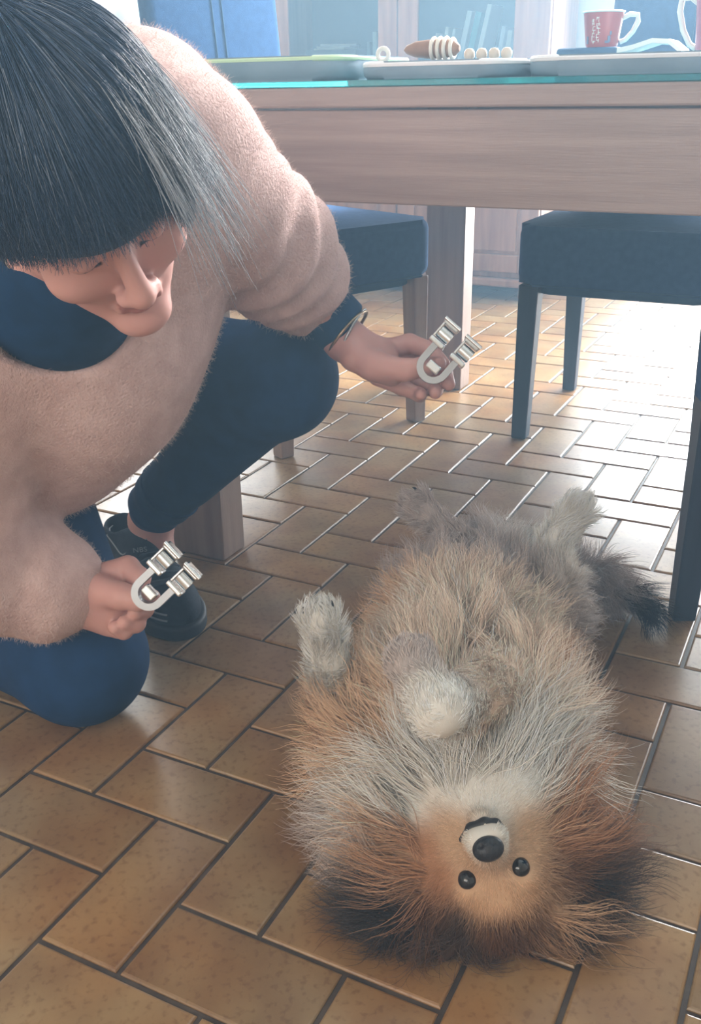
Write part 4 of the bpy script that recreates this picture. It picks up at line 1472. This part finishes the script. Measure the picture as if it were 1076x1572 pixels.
# coat colours: patches around points of the coat
C_ = dict(cream=(.97, .86, .77), white=(.97, .95, .91), orange=(.72, .52, .38), tan=(.90, .73, .58), black=(.15, .13, .12), grey=(.77, .71, .68), brown=(.44, .30, .20), face=(.84, .69, .55))
CP = [(748, 1245, .14, 'white'), (738, 1290, .16, 'white'), (790, 1290, .16, 'white'), (762, 1325, .15, 'face'), (705, 1320, .13, 'face'), (815, 1320, .13, 'face'), (700, 1285, .13, 'face'), (818, 1285, .13, 'face'), (705, 1375, .10, 'tan'),
      (765, 1390, .09, 'tan'), (815, 1375, .10, 'tan'), (770, 1435, .05, 'brown'), (690, 1430, .05, 'black'), (840, 1430, .05, 'brown'),
      (655, 1310, .10, 'orange'), (672, 1350, .09, 'orange'), (625, 1325, .08, 'tan'), (600, 1350, .06, 'grey'), (655, 1400, .05, 'brown'), (600, 1395, .05, 'black'), (635, 1425, .04, 'black'), (585, 1430, .04, 'black'), (530, 1395, .03, 'black'), (545, 1340, .05, 'grey'), (520, 1290, .05, 'grey'), (560, 1260, .09, 'white'),
      (620, 1230, .13, 'white'), (700, 1195, .17, 'white'), (800, 1190, .16, 'white'), (870, 1170, .12, 'white'), (870, 1250, .10, 'orange'), (840, 1290, .10, 'orange'), (915, 1250, .06, 'tan'), (935, 1300, .04, 'brown'),
      (860, 1345, .07, 'brown'), (905, 1380, .04, 'black'), (845, 1395, .05, 'tan'), (880, 1430, .03, 'black'), (920, 1200, .06, 'brown'), (940, 1130, .05, 'brown'),
      (590, 1140, .16, 'tan'), (540, 1160, .10, 'tan'), (500, 1170, .05, 'brown'), (860, 1080, .15, 'orange'), (810, 1100, .13, 'orange'), (910, 1060, .09, 'brown'),
      (700, 1120, .20, 'cream'), (640, 980, .19, 'cream'), (700, 965, .20, 'cream'), (780, 970, .20, 'cream'), (840, 990, .17, 'cream'), (600, 960, .15, 'tan'), (560, 1040, .14, 'tan'),
      (620, 900, .12, 'grey'), (700, 890, .17, 'grey'), (780, 890, .17, 'grey'), (860, 900, .13, 'grey'), (920, 960, .08, 'grey'), (590, 980, .06, 'brown'), (935, 1020, .05, 'grey'),
      (495, 960, .25, 'white'), (505, 1010, .20, 'white'), (535, 1040, .16, 'tan'), (635, 1020, .285, 'grey'), (665, 1090, .265, 'white'), (720, 1060, .23, 'cream'), (770, 1050, .21, 'cream'), (650, 780, .22, 'grey'), (690, 830, .19, 'grey'),
      (880, 795, .22, 'white'), (850, 850, .18, 'white'), (940, 890, .05, 'grey'), (990, 920, .04, 'black'), (1000, 945, .03, 'black')]
CPp = np.array([PZ(a, b_, c) for a, b_, c, _ in CP])
CPc = np.array([lin(C_[k]) for *_, k in CP])


def coat(v):
    out = np.zeros((len(v), 3))
    for i in range(0, len(v), 20000):
        d2 = ((v[i:i + 20000, None, :] - CPp[None]) ** 2).sum(-1)
        w = 1.0 / (d2 + .00025) ** 2.4
        out[i:i + 20000] = (w @ CPc) / w.sum(1, keepdims=True)
    return out


np_mesh('body', [(vd, fd), (hv, hf)], M['coat'], dg, lambda v: coat(v) * .75)


# ---- fur, combed away from the face and down the flanks
def region(p):
    """fur length and how far it lies flat, by place on the body"""
    h = (p - DC) @ DR.T
    ln = np.full(len(p), .066)
    flat = np.full(len(p), .72)
    nk = np.exp(-((p - NKD) ** 2).sum(1) / .0120)
    ln += .062 * nk
    dch = np.exp(-((p - CHD) ** 2).sum(1) / .012); ln += .022 * dch
    face = (h[:, 1] > .004) & (np.abs(h[:, 0]) < .060) & (np.abs(h[:, 2]) < .075) & (np.linalg.norm(h, axis=1) < .13)
    fr = np.clip((h[:, 1] - .008) / .030, 0, 1)
    ln = np.where(face, .055 * (1 - fr) ** 1.5 + .0055, ln)
    muz = face & (h[:, 1] > .058)
    ln = np.where(muz, .0060, ln)
    flat = np.where(face, .80, flat)
    def seg(a, b_):
        ab = b_ - a; t = np.clip(((p - a) @ ab) / (ab @ ab), 0, 1)
        return np.linalg.norm(p - a - t[:, None] * ab, axis=1)
    for s_, e_, w_, p_, fl_, fw_ in ((FLs, FLe, FLw, FLp, .038, .018), (FRs, FRe, FRw, FRp, .016, .009), (HLs, HLk, HLh, HLp, .030, .018), (HRs, HRk, HRh, HRp, .030, .022)):
        up = seg(e_, w_) < .040
        ln = np.where(up, fl_, ln)
        lw = seg(w_, p_ + unit(p_ - w_) * .02) < .036
        ln = np.where(lw, fw_, ln); flat = np.where(lw | up, .60, flat)
    tl = seg(T1, T2) < .045
    ln = np.where(tl, .060, ln)
    return ln, flat, face


def comb(p, n):
    """preferred direction of growth"""
    h = p - DC
    rad = unit(p - (DC + dF * .03))                                   # away from the face
    ax = unit(RUD - NKD)
    body = unit(p - NKD)
    wn = np.exp(-((p - NKD) ** 2).sum(1) / .030)[:, None]
    along = unit(ax[None] * .75 + unit(n - ax * (n @ ax)[:, None]) * .6)
    g_ = along * (1 - wn) + (rad * .9 + np.array((0, 0, -.10))) * wn
    # legs: towards the paw
    for s_, e_, w_, p_ in ((FLs, FLe, FLw, FLp), (FRs, FRe, FRw, FRp), (HLs, HLk, HLh, HLp), (HRs, HRk, HRh, HRp)):
        for a, b_ in ((e_, w_), (w_, p_)):
            ab = b_ - a; t = np.clip(((p - a) @ ab) / (ab @ ab), 0, 1)
            m_ = np.linalg.norm(p - a - t[:, None] * ab, axis=1) < .036
            g_[m_] = unit(ab)
    ab = T2 - T1; t = np.clip(((p - T1) @ ab) / (ab @ ab), 0, 1)
    m_ = np.linalg.norm(p - T1 - t[:, None] * ab, axis=1) < .04
    g_[m_] = unit(ab) * .8 + np.array((0, 0, -.1))
    return unit(g_)


def grow(v, f, n, minz=.004, only_head=None):
    p, nr_ = sample(v, f, n)
    h = (p - DC) @ DR.T
    inh = (h[:, 1] > .004) & (np.abs(h[:, 0]) < .060) & (np.abs(h[:, 2]) < .075) & (np.linalg.norm(h, axis=1) < .13)
    ok = p[:, 2] > minz
    if only_head is True: ok &= inh
    if only_head is False: ok &= ~inh
    # keep eyes, nose and mouth clear
    for s_ in (-1, 1): ok &= np.linalg.norm(h - np.array((s_ * .0250, .047, .006)), axis=1) > .0125
    ok &= np.linalg.norm(h - np.array((0, .100, -.014)), axis=1) > .0165
    ok &= ~((np.abs(h[:, 0]) < .013) & (np.abs(h[:, 2] + .0345) < .0065) & (h[:, 1] > .055))
    p, nr_ = p[ok], nr_[ok]
    ln, flat, face = region(p)
    n = len(p)
    ln = ln * RNG.uniform(.55, 1.15, n)
    g_ = comb(p, nr_)
    g_ = np.where(face[:, None], unit(unit(p - DW((0, .105, -.015))) + 0 * g_), g_)
    g_ = unit(g_ - nr_ * (g_ * nr_).sum(1, keepdims=True) * .8)
    # neighbouring strands share a lock
    cell = np.floor(p / .017).astype(int)
    hsh = (cell[:, 0] * 73856093 ^ cell[:, 1] * 19349663 ^ cell[:, 2] * 83492791) % 4096
    lock = np.random.default_rng(5).normal(0, 1, (4096, 3))[hsh]
    sw_ = np.where(face, .06, .26)[:, None]
    d0 = unit(nr_ * (1 - flat)[:, None] + g_ * flat[:, None] + lock * sw_ + RNG.normal(0, .13, (n, 3)))
    K_ = 7
    s_ = np.linspace(0, 1, K_)
    tip = unit(g_ + lock * .22 + np.array((0, 0, -.42)))
    tip = np.where(face[:, None], g_, tip)
    pos = np.empty((n, K_, 3)); pos[:, 0] = p
    for k in range(1, K_):
        w = s_[k]
        d = unit(d0 * (1 - .65 * w) + tip * .65 * w)
        pos[:, k] = pos[:, k - 1] + d * (ln / (K_ - 1))[:, None]
    # soft waves along the strands, shared within a lock
    sd_ = unit(np.cross(d0, tip) + 1e-6)
    ph_ = (hsh * .37 % 6.283)[:, None] + RNG.normal(0, .5, (n, 1))
    pos += sd_[:, None, :] * ((ln * .085)[:, None] * np.sin(6.5 * s_[None] + ph_) * s_[None])[:, :, None]
    pos[:, :, 2] = np.maximum(pos[:, :, 2], .0025 + .006 * RNG.random((n, 1)))
    c = coat(p) * RNG.uniform(.72, 1.22, (n, 1))
    pale = RNG.random((n, 1)) < .06
    c = np.where(pale & ~face[:, None], np.clip(c * 1.5, 0, .8), c)
    return pos, c, face


p1, c1, _ = grow(vd, fd, 120000, only_head=False)
strands('fur', p1, np.array([.00026, .00026, .00025, .00023, .0002, .00014, .00006]), M['fur'], dg, np.clip(c1, 0, .9))
p2, c2, _ = grow(hv, hf, 45000, only_head=True)
strands('face_fur', p2, np.array([.00018, .00018, .00017, .00016, .00013, .0001, .00005]), M['fur'], dg, np.clip(c2, 0, .9))

# ---- eyes, nose, mouth
for s_ in (-1, 1):
    ve, fe = net(lambda q: np.linalg.norm(q - F32(DW((s_ * .0250, .0440, .006))), axis=1) - .0098, DW((s_ * .025, .044, .006)) - .013, DW((s_ * .025, .044, .006)) + .013, .0016)
    np_mesh('eye', [(ve, fe)], M['eye'], dg)


def nose_f(Qw):
    q = to_d(Qw)
    d = ell(q, (0, .0955, -.013), (.0145, .0100, .0115))
    for k in (-1, 1): d = smax(d, -ell(q, (k * .0062, .1055, -.0165), (.0030, .0040, .0026)), .0015)
    return smax(d, -rc(q, (0, .1065, -.019), (0, .104, -.026), .0010, .0010), .001)


c_ = DW((0, .0955, -.013))
np_mesh('nose', [net(nose_f, c_ - .02, c_ + .02, .0012)], M['nose'], dg)
c_ = DW((0, .074, -.0345))
mth = np_mesh('mouth', [net(lambda Q_: chain(to_d(Q_), [((-.0215, .058, -.0290), .0030), ((-.0100, .0735, -.0350), .0055), ((.0030, .0775, -.0360), .0060), ((.0130, .0730, -.0345), .0046), ((.0190, .062, -.0300), .0026)], .003), c_ - .034, c_ + .034, .0014)], M['lip'], dg)
c_ = DW((.003, .0825, -.0335))
np_mesh('tooth', [net(lambda Q_: ell(to_d(Q_), (.003, .0825, -.0335), (.0022, .0020, .0042)), c_ - .006, c_ + .006, .0006)], M['tooth'], mth)
# claws
for (w_, p_) in ((FLw, FLp), (FRw, FRp), (HLh, HLp), (HRh, HRp)):
    ax = unit(p_ - w_); sx = unit(np.cross(ax, -unit(p_ - CAM)))
    for k in range(4):
        a = p_ + sx * (k - 1.5) * .0105 + ax * .014
        t = MB().tube([a, a + ax * .006, a + ax * .010 - np.array((0, 0, .002))], [.0022, .0017, .0005], 6)
        world_child(t.build('claw', M['lip'], None, smooth=True), dg)
